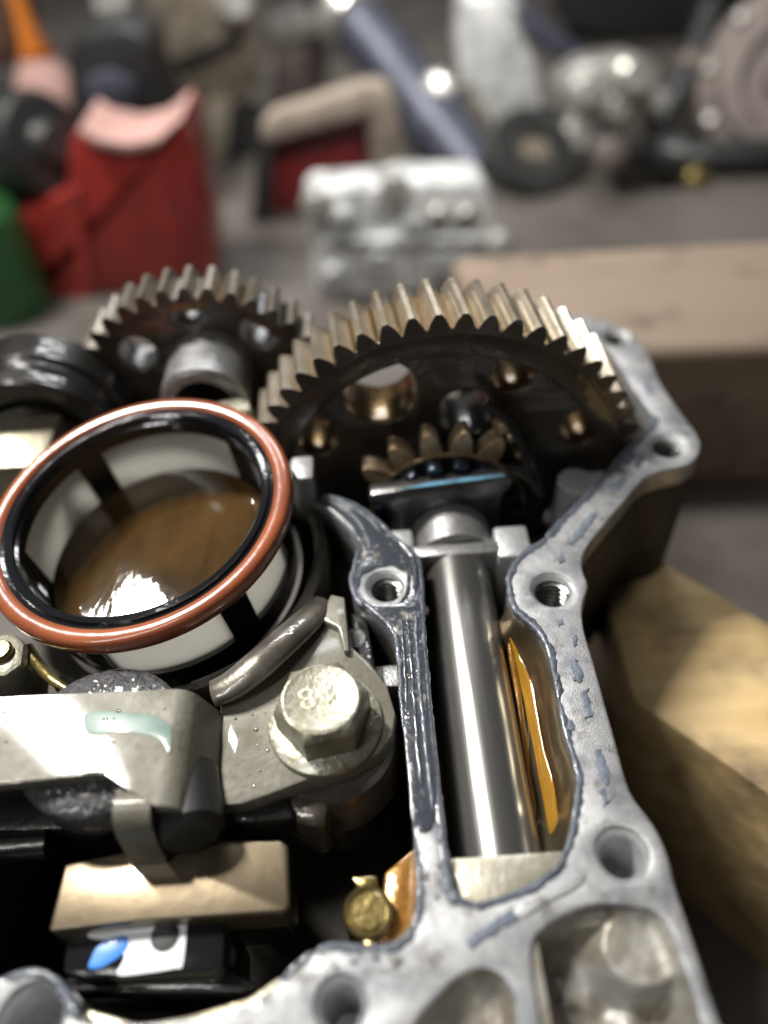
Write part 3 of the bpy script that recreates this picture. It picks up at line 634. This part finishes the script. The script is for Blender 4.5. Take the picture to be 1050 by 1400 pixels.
# ------------------------------------------------------------------ bolted bracket
BK = root('mounting_bracket', 'zinc grey bracket plate on a dark round boss, held down by the hexagon bolt', 'bracket', (-16, -52, -40))
bp = [(300, 945), (318, 930), (345, 905), (385, 870), (418, 838), (452, 818), (470, 818), (475, 850), (482, 884), (506, 905), (530, 938), (541, 975), (537, 1005), (518, 1030), (480, 1050), (440, 1062), (420, 1066), (370, 1085), (330, 1099), (299, 1101), (303, 1020)]
pw = px(bp, 0.0)
prism('plate', [(p.x, p.y, 0.0) for p in pw], (0, 0, -5.0), PLATEG, BK, 0.7)
bc = at(438, 954, 9.8)
lathe('boss', Frame((bc.x, bc.y, 0)), [(12.6, -4.6), (13.6, -5.6), (14.0, -8), (14.4, -17), (13.6, -18.2), (11.5, -19), (11, -26), (9, -28), (7.5, -45)], BOSS, BK, 72)
prism('web', [(p.x, p.y, -5.1) for p in px([(345, 1084), (400, 1064), (440, 1058), (452, 1100), (440, 1132), (408, 1122)], -5.1)], (0, 0, -16), BOSS, BK, 3.0, seg=4)
path = crom([at(292, 948, 2), at(318, 936, 3), at(352, 910, 4), at(385, 880, 3.5), at(418, 850, 2), at(440, 826, 0)], 8, False)
tube('rolled_edge', path, lambda t: 3.0 + 0.6 * math.sin(3 * t), BOSS, BK, 16, 0.6)
prism('upstand', [(p.x, p.y, 1.8) for p in px([(437, 846), (452, 812), (471, 816), (478, 890), (470, 890), (462, 858)], 1.8)], (0, 0, -12), PLATEG, BK, 0.5)
# the bolt
B = root('hexagon_bolt', 'big zinc plated hexagon flange bolt stamped 88 in the bracket plate', 'bolt', (bc.x, bc.y, 0))
fb = Frame((bc.x, bc.y, 0))
lathe('flange', fb, [(0.01, 0.05), (10.9, 0.1), (11.2, 0.6), (11.0, 1.2), (9.2, 2.0), (0.01, 2.2)], BOLTM, B, 72)
vs = []; fs = []
rot = math.radians(10)
lev = [(1.8, 9.2, 0), (8.2, 9.2, 0), (9.2, 8.5, 0.0), (9.7, 7.4, 1.0), (9.8, 7.0, 1.0), (9.5, 6.0, 1.0)]
nseg = 48
for h, r, roundness in lev:
    for j in range(nseg):
        a = 2 * PI * j / nseg; b_ = (a % (PI / 3)) - PI / 6
        hexr = r * math.cos(PI / 6) / math.cos(b_)
        if h == 9.2: hexr = min(hexr, 8.25)
        q = hexr * (1 - roundness) + r * roundness
        vs.append(fb(q * math.cos(a + rot), q * math.sin(a + rot), h))
fs = [(i * nseg + j, i * nseg + (j + 1) % nseg, (i + 1) * nseg + (j + 1) % nseg, (i + 1) * nseg + j) for i in range(len(lev) - 1) for j in range(nseg)]
fs.append(tuple((len(lev) - 1) * nseg + j for j in range(nseg))); fs.append(tuple(range(nseg)))
obj('head', vs, fs, BOLTM, B, 25)
tcu = bpy.data.curves.new('stamp', 'FONT'); tcu.body = '88'; tcu.size = 6.6; tcu.extrude = 0.05; tcu.bevel_depth = 0.08; tcu.align_x = 'CENTER'; tcu.align_y = 'CENTER'; tcu.space_character = 1.15
tto = bpy.data.objects.new('t', tcu); col.objects.link(tto); dg = bpy.context.evaluated_depsgraph_get(); dg.update()
tme = bpy.data.meshes.new_from_object(tto.evaluated_get(dg)); bpy.data.objects.remove(tto)
Rz = Matrix.Rotation(math.radians(16), 3, 'Z')
for v in tme.vertices:
    q = Rz @ Vector((v.co.x, v.co.y, 0)); v.co = Vector((q.x - 0.6, q.y + 0.4, 9.50 + v.co.z)) * S
tme.materials.clear(); tme.name = 'stamp'
link('stamp', tme, BOLTM, B, ORG[B.name])

# ------------------------------------------------------------------ the raised rail on the left
RL = root('clamp_rail', 'oily grey metal rail with a teal paint mark, folded down at its right end', 'rail', (-70, -60, -20))
prof = []
zt = 10.0
xr = at(262, 1000, zt).x
for x in (-130, -110, -95, -80, -70, -60, -52): prof.append((x, zt))
for i in range(9):
    a = math.radians(90 - 66 * i / 8); prof.append((xr - 4.5 + 4.5 * math.cos(a), zt - 4.5 + 4.5 * math.sin(a)))
e = prof[-1]; prof.append((e[0] + 3.0, e[1] - 6.6)); prof.append((e[0] + 3.6, e[1] - 9.5))
prof = [p for i, p in enumerate(prof) if i == 0 or p[0] > prof[i - 1][0]]
yf0, yf1 = at(0, 953, zt), at(265, 941, zt); yn0, yn1 = at(0, 1073, zt), at(265, 1098, zt)
vs = []; n = len(prof)
for th in (0, -2.6):
    for k in range(8):
        t = k / 7
        for x, z in prof:
            s = (x - yf0.x) / (yf1.x - yf0.x); yf = yf0.y + (yf1.y - yf0.y) * s
            yn = yn0.y if x < at(150, 1060, zt).x else yn1.y
            if x < at(150, 1060, zt).x: yn = at(0, 1073, zt).y + (at(146, 1057, zt).y - at(0, 1073, zt).y) * min(1, s * 1.6)
            vs.append((x, yn + (yf - yn) * t, z + th))
top = grid_faces(8, n); m0 = 8 * n
fs = list(top) + [tuple(i + m0 for i in f_) for f_ in top]
bd = [j for j in range(n)] + [k * n + n - 1 for k in range(1, 8)] + [7 * n + j for j in range(n - 2, -1, -1)] + [k * n for k in range(6, 0, -1)]
fs += [(bd[i], bd[(i + 1) % len(bd)], bd[(i + 1) % len(bd)] + m0, bd[i] + m0) for i in range(len(bd))]
obj('plate', vs, fs, PLATEG, RL, 40)
pm = crom(px([(118, 976), (150, 972), (190, 976), (215, 980), (232, 992), (235, 1012), (231, 1030), (226, 1022), (212, 1008), (185, 1002), (150, 1002), (120, 1003)], zt), 4)
filled('paint_mark', [[(p.x, p.y) for p in pm]], zt + 0.06, 0.5, TEAL, RL, bevel=0.03)
x0_, x1_ = at(158, 1080, zt).x, at(207, 1085, zt).x
tp_ = [(0.6, zt - 0.05), (-1.6, zt - 0.4), (-3.4, zt - 1.6), (-4.4, zt - 3.6), (-5.0, zt - 7), (-5.6, zt - 12), (-6.2, zt - 18)]
vs = [(x, yn1.y + 1.2 + a * 0.9, z) for x in (x0_, x1_) for a, z in tp_] + [(x, yn1.y + 1.2 + a * 0.9 + 1.8, z - 1.2) for x in (x0_, x1_) for a, z in tp_]
k_ = len(tp_)
fs = [(i, i + 1, k_ + i + 1, k_ + i) for i in range(k_ - 1)] + [(2 * k_ + i, 2 * k_ + i + 1, 3 * k_ + i + 1, 3 * k_ + i) for i in range(k_ - 1)]
fs += [(i, i + 1, 2 * k_ + i + 1, 2 * k_ + i) for i in range(k_ - 1)] + [(k_ + i, k_ + i + 1, 3 * k_ + i + 1, 3 * k_ + i) for i in range(k_ - 1)] + [(0, k_, 3 * k_, 2 * k_), (k_ - 1, 2 * k_ - 1, 4 * k_ - 1, 3 * k_ - 1)]
obj('hanging_tab', vs, fs, PLATEG, RL, 50)
# sponge disc under the rail
sd = Vector((-55.9, -59.6, 5.2)); vs = []; nr, na = 26, 110
for i in range(nr):
    for j in range(na):
        r = 15.4 * i / (nr - 1) + 0.01; a = 2 * PI * j / na
        x = sd.x + r * math.cos(a); y = sd.y + r * math.sin(a)
        h = 1.6 - 1.6 * (r / 15.4) ** 6 + (abs(noise.noise(Vector((x * 0.85, y * 0.85, 1)))) * 1.2 + 0.3 * noise.noise(Vector((x * 2, y * 2, 5)))) * (1 if r < 15 else 0)
        vs.append((x, y, sd.z - 0.2 + h))
for j in range(na):
    a = 2 * PI * j / na; vs.append((sd.x + 15.2 * math.cos(a), sd.y + 15.2 * math.sin(a), sd.z - 7))
fs = grid_faces(nr, na, cv=True) + [((nr - 1) * na + j, (nr - 1) * na + (j + 1) % na, nr * na + (j + 1) % na, nr * na + j) for j in range(na)] + [tuple(nr * na + j for j in range(na))]
o = obj('sponge_disc', vs, fs, SPONGE, None, 60, org=(sd.x, sd.y, sd.z - 7))
tag(o, 'round knobbly black sponge pad sticking out from under the left rail', 'pad')
# lower dark beam beneath the rail
LB = root('lower_beam', 'dark steel beam running under the left rail above the tan block', 'beam', (-70, -68, -30))
prism('beam', [(p.x, p.y, -4) for p in px([(-120, 1040), (300, 1030), (398, 1090), (402, 1120), (300, 1128), (150, 1132), (-120, 1140)], -4)], (0, 0, -10), DARK, LB, 1.2)
path = [(-125, -74.5, -6.5), (-90, -74, -6.5), (-66, -74, -6.5)]
tube('rod', path, 3.0, DARK, LB, 18)
kc = at(250, 1134, 0)
lathe('knob', Frame((kc.x, kc.y + 6, 0.5), (0.25, -1, 0.1), (0, 0, 1)), [(0.01, 8.4), (4.9, 8.2), (6.2, 7.0), (6.4, -4), (4, -5)], BLK, LB, 40)
# small parts at the left edge beside the ring
ne = at(12, 893, 4)
NB = root('corner_lug', 'small bright lug with a pin, at the left edge just below the orange ring', 'lug', (ne.x, ne.y, -20))
prism('lug', [(p.x, p.y, 4) for p in px([(-30, 868), (16, 862), (34, 876), (30, 908), (6, 924), (-30, 926)], 4)], (0, 0, -16), BOLTM, NB, 1.4)
lathe('pin', Frame((ne.x - 1.5, ne.y, 4)), [(2.6, -1), (2.6, 1.0), (2.1, 1.6), (0.01, 1.7)], BRASS, NB, 28)
path = crom([at(36, 886, 0), at(52, 908, 1), at(70, 928, 2), at(92, 942, 2)], 6, False)
o = tube('brass_strip', path, lambda t: 1.5 - 0.6 * t, BRASS, None, 12, 0.6, org=(-70, -46, -4)); tag(o, 'curved oily brass strip between the corner lug and the sponge pad', 'strip')
# tan block and labelled black module
tz = -5.0
tp = px([(88, 1181), (196, 1158), (300, 1149), (384, 1148), (394, 1156), (396, 1240), (388, 1246), (372, 1247), (200, 1258), (66, 1273)], tz)
TB = root('tan_block', 'tan brushed metal block lying above the black module with the white label', 'block', (-44, -83, -40))
prism('block', [(p.x, p.y, tz) for p in tp], (0, 0, -9), TAN, TB, 2.2, seg=4)
prism('end_cap', [(p.x, p.y, tz - 0.8) for p in px([(372, 1152), (396, 1153), (397, 1243), (374, 1244)], tz - 0.8)], (0, 0, -12), DARK, TB, 1.2, seg=3)
prism('step', [(p.x, p.y, tz - 9) for p in px([(100, 1190), (380, 1160), (380, 1236), (90, 1262)], tz - 9)], (0, 0, -24), DARK, TB, 0.5)
MZ = -9.0
MO = root('sensor_module', 'black plastic module with a white and blue printed label, under the tan block', 'sensor', (-46, -93, -40))
prism('case', [(p.x, p.y, MZ) for p in px([(92, 1258), (300, 1236), (310, 1250), (306, 1312), (292, 1330), (120, 1338), (84, 1330)], MZ)], (0, 0, -26), BLACKP, MO, 1.0)
prism('lip', [(p.x, p.y, MZ - 6) for p in px([(84, 1336), (300, 1318), (352, 1346), (330, 1356), (90, 1356)], MZ - 6)], (0, 0, -8), BLACKP, MO, 0.8)
lb = crom(px([(120, 1278), (132, 1262), (200, 1252), (254, 1244), (256, 1262), (250, 1318), (240, 1324), (196, 1331), (160, 1333), (170, 1310), (160, 1288), (130, 1284)], MZ), 3)
lab = filled('label', [[(p.x, p.y) for p in lb]], MZ + 0.12, 0.3, WHITEL, MO, bevel=0.03)
cb = px([(124, 1312), (136, 1292), (166, 1280), (176, 1286), (168, 1304), (140, 1322), (122, 1324)], MZ + 0.1)
filled('blue_mark', [[(p.x, p.y) for p in crom(cb, 4)]], MZ + 0.2, 0.15, BLUEL, lab, bevel=0.03)
cc = at(226, 1280, MZ); filled('black_dot', [circ(cc.x, cc.y, 2.5, 28)], MZ + 0.2, 0.15, BLK, lab, bevel=0.03)
# round brass plug in the left well
pc = at(503, 1246, -7)
PG = root('brass_plug', 'round oily brass plug with a short neck in the well beside the shaft trough', 'plug', (pc.x, pc.y, -30))
fp = Frame((pc.x, pc.y, -7))
lathe('disc', fp, [(0.01, 0.2), (2.9, 0.2), (3.1, -0.3), (3.5, -0.2), (4.0, 0.3), (4.3, 0.0), (4.4, -1), (4.2, -20)], BRASS, PG, 48)
q = at(497, 1196, -7)
prism('neck', [(pc.x - 1.4, pc.y + 3.6, -7.4), (pc.x + 1.6, pc.y + 3.6, -7.4), (q.x + 2.4, q.y, -7.4), (q.x - 2.2, q.y, -7.4)], (0, 0, -8), BRASS, PG, 0.5)
prism('lower_tab', [(pc.x - 1.0, pc.y - 3.6, -7.5), (pc.x + 1.3, pc.y - 3.6, -7.5), (pc.x + 1.6, pc.y - 6.2, -7.5), (pc.x - 0.8, pc.y - 6.2, -7.5)], (0, 0, -8), BRASS, PG, 0.4)
# dark stud and small block in the gap beside the rib
sdn = at(486, 868, -6)
ST = root('steel_stud', 'dark steel stud with bright bands between the bracket and the middle rib', 'stud', (sdn.x, sdn.y, -50))
lathe('stud', Frame((sdn.x, sdn.y - 2, -6), (0.1, -0.35, 1), (0, 1, 0)), [(2.0, 3), (2.6, 2.2), (2.6, -3), (3.3, -3.4), (3.3, -8), (2.5, -8.4), (2.5, -40)], SLEEVE, ST, 36)
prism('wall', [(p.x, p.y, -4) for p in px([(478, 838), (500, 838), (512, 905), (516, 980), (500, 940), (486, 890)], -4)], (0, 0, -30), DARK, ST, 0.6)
sb = at(530, 926, -10)
o = box('spacer_block', (sb.x - 4, sb.y - 3.0, -40), (sb.x + 6, sb.y + 2.6, -9), SLEEVE, None, 0.6); tag(o, 'small grey steel block wedged in the dark gap left of the rib', 'block')
# bright lower ledge inside the near wall
ld = px([(100, 1372), (190, 1398), (260, 1386), (340, 1362), (385, 1330), (400, 1352), (360, 1400), (200, 1440), (100, 1420)], -8)
prism('inner_ledge', [(p.x, p.y, -8) for p in ld], (0, 0, -30), ALUO, H, 1.0)

# ------------------------------------------------------------------ timbers
d = Vector((0.67, -0.74, 0)).normalized(); nn = Vector((0.74, 0.67, 0)).normalized()
A = nn * 72.3; near = nn * 25.5
def on(base, x): return base + d * ((x - base.x) / d.x)
pts = [on(A, 64), on(A, 64) + d * 420, on(near, 62) + d * 420, on(near, 62)]
TM = root('pine_timber', 'oil stained pine timber lying beside the housing on the right', 'timber', (120, -40, BZ))
prism('beam', [(p.x, p.y, -45) for p in pts], (0, 0, BZ + 45), WOOD, TM, 1.5)
P2 = root('rear_plank', 'thick tan plank lying across the bench behind the large gear', 'plank', (150, 160, BZ))
prism('plank', [(52, 128, -45), (420, 112, -45), (420, 206, -45), (40, 214, -45)], (0, 0, BZ + 45), WOOD2, P2, 6.0, seg=4)

# ------------------------------------------------------------------ out of focus things on the bench
def slab(name, pts, Y, depth, m, parent=None, bevel=3.0, org=None):
    return prism(name, pxy(pts, Y, BZ), (0, depth, 0), m, parent, bevel, org)
V = root('valve_body', 'bright silver valve body casting standing behind the large gear', 'casting', (20, 320, BZ))
slab('body', [(414, 275), (428, 262), (520, 256), (545, 248), (660, 250), (672, 268), (676, 330), (690, 345), (690, 480), (440, 480), (430, 400), (424, 330)], 318, 34, WHT, V, 4)
for x, y, r in [(468, 300, 9), (566, 310, 9.5), (520, 352, 8), (610, 352, 8), (600, 290, 6.5), (462, 372, 8), (640, 290, 6)]:
    q = aty(x, y, 318); lathe('boss', Frame((q.x, 318, q.z), (0, -1, 0), (0, 0, 1)), [(r, -2), (r, 6), (r * 0.8, 8), (r * 0.55, 8), (r * 0.5, 3), (0.01, 3)], WHT if r > 7 else SILV, V, 28)
for x, y in [(682, 340), (540, 262), (432, 285)]:
    q = aty(x, y, 310); lathe('bolt', Frame((q.x, 316, q.z), (0, -1, 0.2), (0, 0, 1)), [(9, -3), (9.4, 6), (7, 10), (0.01, 11)], SILV, V, 24)
for a_, b_ in [((440, 330), (660, 325)), ((548, 262), (552, 420))]:
    tube('rib', [aty(*a_, 316), aty(*b_, 316)], 3.4, WHT, V, 10)
RDC = root('red_casing', 'red painted metal casing standing at the left behind the rear gear', 'casing', (-130, 330, BZ))
slab('shell', [(24, 292), (92, 262), (94, 196), (106, 182), (128, 196), (176, 204), (216, 196), (246, 168), (258, 180), (268, 236), (284, 300), (296, 380), (304, 500), (62, 500), (50, 420), (40, 400), (52, 372), (38, 340)], 345, 60, RED, RDC, 6)
slab('side_panel', [(232, 236), (262, 226), (286, 330), (298, 480), (262, 480), (250, 330)], 341, 8, DRED, RDC, 2)
slab('lip', [(106, 182), (130, 200), (176, 208), (214, 200), (246, 168), (250, 158), (215, 188), (176, 196), (130, 188), (108, 174)], 340, 50, PINK, RDC, 2)  # pale pink lip carries the glare along the casing's top as colour
slab('rib', [(92, 264), (106, 258), (132, 400), (140, 480), (122, 480), (112, 400)], 340, 10, RED, RDC, 3)
q = root('green_can', 'green container at the far left edge beside the red casing', 'can', (-200, 330, BZ))
lathe('body', Frame((aty(2, 380, 335).x - 6, 335, BZ)), [(30, 0), (31, 3), (31, 62), (29, 66), (20, 76), (9, 80)], GREEN, q, 40)
lathe('cap', Frame((aty(2, 380, 335).x - 6, 335, BZ + 80)), [(10, 0), (10, 12), (9, 13), (0.01, 13)], BLK, q, 28)
q = root('black_motor', 'rounded black motor body at the left edge in front of the red casing', 'motor', (-190, 380, BZ))
mfr = Frame(aty(30, 205, 385), (0.75, -0.55, 0.25), (0, 0, 1))
lathe('body', mfr, [(20, -55), (30, -50), (32, -40), (32, 24), (28, 32), (14, 34), (10, 42), (0.01, 42)], BLK, q, 40)
lathe('collar', mfr, [(33.5, -6), (34.5, -4), (34.5, 4), (33.5, 6), (31, 6), (31, -6)], DARK, q, 40, closed=True)
lg = aty(30, 260, 385); box('foot', (lg.x - 28, 372, BZ), (lg.x + 18, 402, lg.z + 16), BLK, q, 3)
q = root('orange_bottle', 'orange topped bottle at the upper left edge of the picture', 'bottle', (-260, 520, BZ))
bx_ = aty(64, 120, 520)
lathe('body', Frame((bx_.x, 520, BZ)), [(24, 0), (26, 4), (26, 70), (22, 84), (12, 100)], PINK, q, 36)
t1 = aty(64, 105, 520).z - BZ
lathe('nozzle', Frame((bx_.x, 520, BZ)), [(12, 98), (13, 104), (11, t1 + 10), (7, t1 + 34), (4, t1 + 58), (0.01, t1 + 60)], ORNG, q, 30)
q = root('brown_board', 'dark brown board leaning at the top left corner of the picture', 'board', (-420, 800, BZ))
slab('board', [(-200, -120), (60, -120), (40, 40), (10, 95), (-200, 110)], 700, 24, BROWN, q, 3)
slab('batten', [(-190, 60), (0, 50), (6, 90), (-190, 104)], 690, 12, BROWN, q, 2)
slab('leg', [(-150, 100), (-100, 100), (-100, 900), (-150, 900)], 702, 20, BROWN, q, 2)
q = root('black_gearcase', 'black boxy casing with a rounded top above the red casing', 'casing', (-180, 450, BZ))
slab('case', [(88, 75), (110, 42), (170, 36), (205, 50), (215, 110), (236, 150), (240, 190), (200, 300), (100, 300), (96, 150)], 470, 60, BLK, q, 6)
slab('cover', [(112, 110), (150, 96), (186, 112), (184, 150), (120, 160)], 466, 8, BLUEG, q, 3)
q = root('taupe_casting', 'grey brown machine casting with a long leg at the top left', 'casting', (-120, 560, BZ))
slab('head', [(190, -60), (350, -60), (362, 60), (352, 130), (318, 150), (270, 146), (240, 120), (214, 60), (196, 20)], 560, 70, TAUPE, q, 7)
slab('slot', [(236, 84), (322, 46), (332, 62), (246, 102)], 556, 8, DARK, q, 2)
slab('leg', [(284, 140), (314, 140), (308, 230), (322, 300), (342, 330), (342, 430), (316, 430), (296, 320), (284, 250)], 552, 26, TAUPE, q, 4)
slab('guard', [(318, 150), (360, 150), (362, 300), (352, 420), (330, 420), (322, 300)], 570, 22, BLK, q, 4)
for x, y in [(154, 10), (320, 6)]:
    p = aty(x, y, 548); lathe('nut', Frame((p.x, 556, p.z), (0, -1, 0.3), (0, 0, 1)), [(14, -6), (14, 8), (11, 12), (0.01, 12)], SILV, q, 24)
q = root('red_tray', 'open dark red tray with a cream coloured rim behind the silver valve body', 'tray', (-20, 430, BZ))
slab('back', [(372, 190), (500, 140), (510, 240), (504, 380), (378, 400)], 452, 6, DRED, q, 2)
slab('rim', [(356, 176), (372, 158), (500, 116), (530, 118), (544, 140), (552, 250), (552, 400), (520, 400), (516, 250), (504, 160), (374, 196), (360, 196)], 432, 22, CREAM, q, 4)
slab('side', [(352, 190), (374, 186), (384, 380), (356, 380)], 434, 20, BLK, q, 2)
q = root('diagonal_pipe', 'thick blue grey pipe lying slantwise across the background behind the tray', 'pipe', (60, 560, BZ))
tube('pipe', [aty(420, -60, 640), aty(520, 70, 590), aty(600, 170, 540), aty(654, 240, 500)], 24, BLUEG, q, 24)
p_ = aty(596, 168, 545); dv = (aty(654, 240, 500) - aty(520, 70, 590)).normalized()
lathe('collar', Frame(p_, dv, (0, 1, 0)), [(24, -9), (28, -7), (28, 7), (24, 9)], BLUEG, q, 32)
lathe('flange', Frame(aty(480, 20, 612), dv, (0, 1, 0)), [(24, -12), (32, -10), (32, 8), (24, 12)], SILV, q, 32)  # silver ring stands for a bright highlight on the pipe
q = root('pipe_prop', 'dark block propping up the slanting pipe', 'block', (120, 500, BZ))
slab('block', [(600, 215), (690, 205), (700, 330), (590, 330)], 508, 30, BLK, q, 4)
slab('cap', [(596, 205), (694, 196), (696, 218), (594, 226)], 506, 34, TAUPE, q, 3)
q = root('white_housing', 'white metal housing standing upright at the top centre', 'housing', (150, 565, BZ))
slab('body', [(630, 0), (700, -10), (722, 20), (738, 90), (742, 150), (730, 300), (650, 300), (636, 150), (624, 60)], 565, 40, WHT, q, 6)
slab('arm', [(700, 10), (730, 20), (800, 70), (820, 96), (800, 110), (760, 84), (724, 60)], 555, 30, BLUEG, q, 5)
slab('foot', [(618, 130), (664, 150), (680, 300), (622, 300)], 552, 20, TAUPE, q, 4)
p = aty(597, 130, 540); lathe('knob', Frame((p.x, 545, p.z), (0, -1, 0.4), (0, 0, 1)), [(15, -8), (16, 4), (11, 10), (0.01, 12)], SILV, q, 28)  # made-up silver knob and rod, added for a bright blurred spot
tube('rod', [aty(597, 130, 548), aty(640, 120, 566)], 7, SILV, q, 12)  # made-up rod, added with the knob for the bright spot
q = root('black_pulley', 'dark round pulley lying in the background right of the white housing', 'pulley', (180, 470, BZ))
pf = Frame(aty(724, 214, 480), (0.25, -0.6, 0.76), (0, 0, 1))
lathe('rim', pf, [(16, -12), (33, -12), (36, -8), (31, 0), (36, 8), (33, 12), (16, 12)], BLK, q, 40, closed=True)
lathe('hub', pf, [(0.01, 11), (9, 11), (11, 6), (17, 5), (17, -6)], TAUPE, q, 32)
slab('stand', [(690, 225), (760, 222), (772, 360), (684, 360)], 484, 20, BLK, q, 3)
q = root('silver_fitting', 'bright silver pipe fitting with round ends at the upper right', 'fitting', (240, 505, BZ))
slab('body', [(760, 116), (796, 88), (866, 78), (908, 104), (914, 150), (886, 180), (842, 186), (826, 250), (800, 260), (780, 190)], 505, 34, SILV, q, 7)
for x, y, r in [(786, 188, 12), (800, 126, 13), (866, 106, 15), (842, 150, 10), (896, 140, 9)]:
    p = aty(x, y, 498); lathe('port', Frame((p.x, 500, p.z), (0, -1, 0.35), (0, 0, 1)), [(r, -4), (r, 8), (r * 0.7, 12), (0.01, 12)], SILV, q, 28)
slab('stem', [(786, 200), (820, 200), (836, 330), (790, 330)], 508, 20, TAUPE, q, 4)
q = root('black_hose', 'black rubber hose running down to the bench at the upper right', 'hose', (300, 480, BZ))
hp_ = crom([aty(975, 10, 600), aty(950, 80, 570), aty(925, 140, 540), aty(900, 195, 505), aty(925, 245, 478), aty(985, 262, 470), aty(1060, 258, 468)], 8, False)
for p in hp_: p.z = max(p.z, BZ + 13)
tube('hose', hp_, 13, BLK, q, 20)
lathe('clip', Frame(hp_[10], (hp_[11] - hp_[9]).normalized(), (0, 1, 0)), [(13.2, -6), (15, -5), (15, 5), (13.2, 6)], TAUPE, q, 28)
q = root('brown_lever', 'dark brown metal lever lying slantwise below the silver fitting', 'lever', (230, 445, BZ))
slab('lever', [(806, 196), (836, 190), (918, 262), (940, 300), (920, 330), (886, 318), (838, 256)], 448, 18, DARK, q, 5)
p = aty(832, 212, 444); lathe('pivot', Frame((p.x, 447, p.z), (0, -1, 0.3), (0, 0, 1)), [(11, -4), (11, 8), (7, 10), (0.01, 10)], ROSE, q, 28)
p = aty(952, 246, 452); lathe('end_boss', Frame((p.x, 452, p.z), (0, -1, 0.5), (0, 0, 1)), [(9, -30), (9, 4), (6, 7), (0.01, 7)], BRASS, q, 24)
q = root('round_cover', 'rosy grey round cover standing at the right edge of the picture', 'cover', (330, 490, BZ))
cf = Frame(aty(1082, 105, 500), (-0.45, -0.75, 0.45), (0, 0, 1))
lathe('dome', cf, [(68, -14), (70, -8), (66, 0), (52, 4), (49, 12), (36, 13), (33, 5), (18, 6), (15, 18), (0.01, 18)], ROSE, q, 56)
for k in range(10):
    a = 2 * PI * k / 10; c_ = cf(60 * math.cos(a), 60 * math.sin(a), 2)
    lathe('bolt', Frame(c_, cf.n, (0, 0, 1)), [(5, -3), (5, 4), (3.5, 6), (0.01, 6)], SILV, q, 12)
slab('stand', [(1000, 215), (1120, 205), (1130, 420), (990, 420)], 512, 24, BLK, q, 4)
q = root('pale_cylinder', 'pale stubby cylinder standing behind the black hose at the upper right', 'cylinder', (330, 560, BZ))
p = aty(985, 60, 600)
lathe('barrel', Frame((p.x, 600, BZ)), [(24, 0), (25, 4), (25, p.z - BZ), (22, p.z - BZ + 6), (12, p.z - BZ + 8)], ROSE, q, 32)
lathe('collar', Frame((p.x, 600, p.z - 18)), [(25.5, 0), (28, 2), (28, 8), (25.5, 10)], TAUPE, q, 32, closed=True)
q = root('black_crate', 'black crate across the top right background', 'crate', (330, 800, BZ))
slab('panel', [(740, -140), (1120, -150), (1120, 40), (960, 60), (850, 66), (770, 40)], 820, 60, BLK, q, 6)
slab('lower_panel', [(780, 50), (1120, 40), (1120, 400), (790, 400)], 835, 50, DARK, q, 6)
q = root('upper_engine_part', 'pale machined part in the background between the tray and the pipe', 'casting', (-10, 700, BZ))
slab('body', [(376, 60), (430, 40), (452, 80), (440, 130), (400, 150), (372, 130)], 640, 50, ROSE, q, 6)
slab('foot', [(380, 130), (440, 120), (444, 320), (384, 320)], 650, 34, DARK, q, 4)
slab('flange', [(360, 40), (470, 10), (476, 34), (366, 66)], 632, 50, SILV, q, 4)

# ------------------------------------------------------------------ drops of oil on the wet metal
DROP = mat('oil_drop', (0.20, 0.19, 0.15), 0.04, 0.3, coat=1.0, ior=1.6)
def drops(parent, spots, m=DROP):
    vs = []; fs = []
    for x, y, z, r in spots:
        b0 = len(vs); h = r * random.uniform(0.35, 0.6); ex = random.uniform(0.8, 1.25)
        for lv, hh in ((1.0, -0.1), (0.82, 0.55), (0.45, 0.9)):
            for j in range(10):
                a = 2 * PI * j / 10; vs.append((x + r * ex * lv * math.cos(a), y + r / ex * lv * math.sin(a), z + h * hh))
        vs.append((x, y, z + h))
        for l_ in range(2):
            for j in range(10): fs.append((b0 + l_ * 10 + j, b0 + l_ * 10 + (j + 1) % 10, b0 + (l_ + 1) * 10 + (j + 1) % 10, b0 + (l_ + 1) * 10 + j))
        for j in range(10): fs.append((b0 + 20 + j, b0 + 20 + (j + 1) % 10, b0 + 30))
    o = obj('oil_drops', vs, fs, m, parent, 80); o['kind'] = 'stuff'; return o
def scatter(n, x0, x1, y0, y1, z, r0=0.25, r1=0.8):
    out = []
    for _ in range(n):
        p = at(random.uniform(x0, x1), random.uniform(y0, y1), z); out.append((p.x, p.y, z, random.uniform(r0, r1) * random.choice((0.5, 0.6, 1))))
    return out
drops(RL, scatter(12, 0, 250, 962, 1045, zt, 0.2, 0.7) + [(at(x, 1073 - x * 0.11, zt).x, at(x, 1071 - x * 0.11, zt).y, zt, random.uniform(0.3, 0.6)) for x in range(4, 150, 6)])
drops(BK, scatter(16, 318, 372, 955, 1075, 0.0, 0.2, 0.6))
drops(H, [(p.x, p.y, 0.3, random.uniform(0.2, 0.55)) for p in [at(random.uniform(a, b), random.uniform(c, d_), 0) for a, b, c, d_, k in ((455, 550, 1304, 1322, 8), (556, 572, 860, 980, 12), (500, 550, 742, 775, 7), (580, 600, 1170, 1240, 7)) for _ in range(k)]])
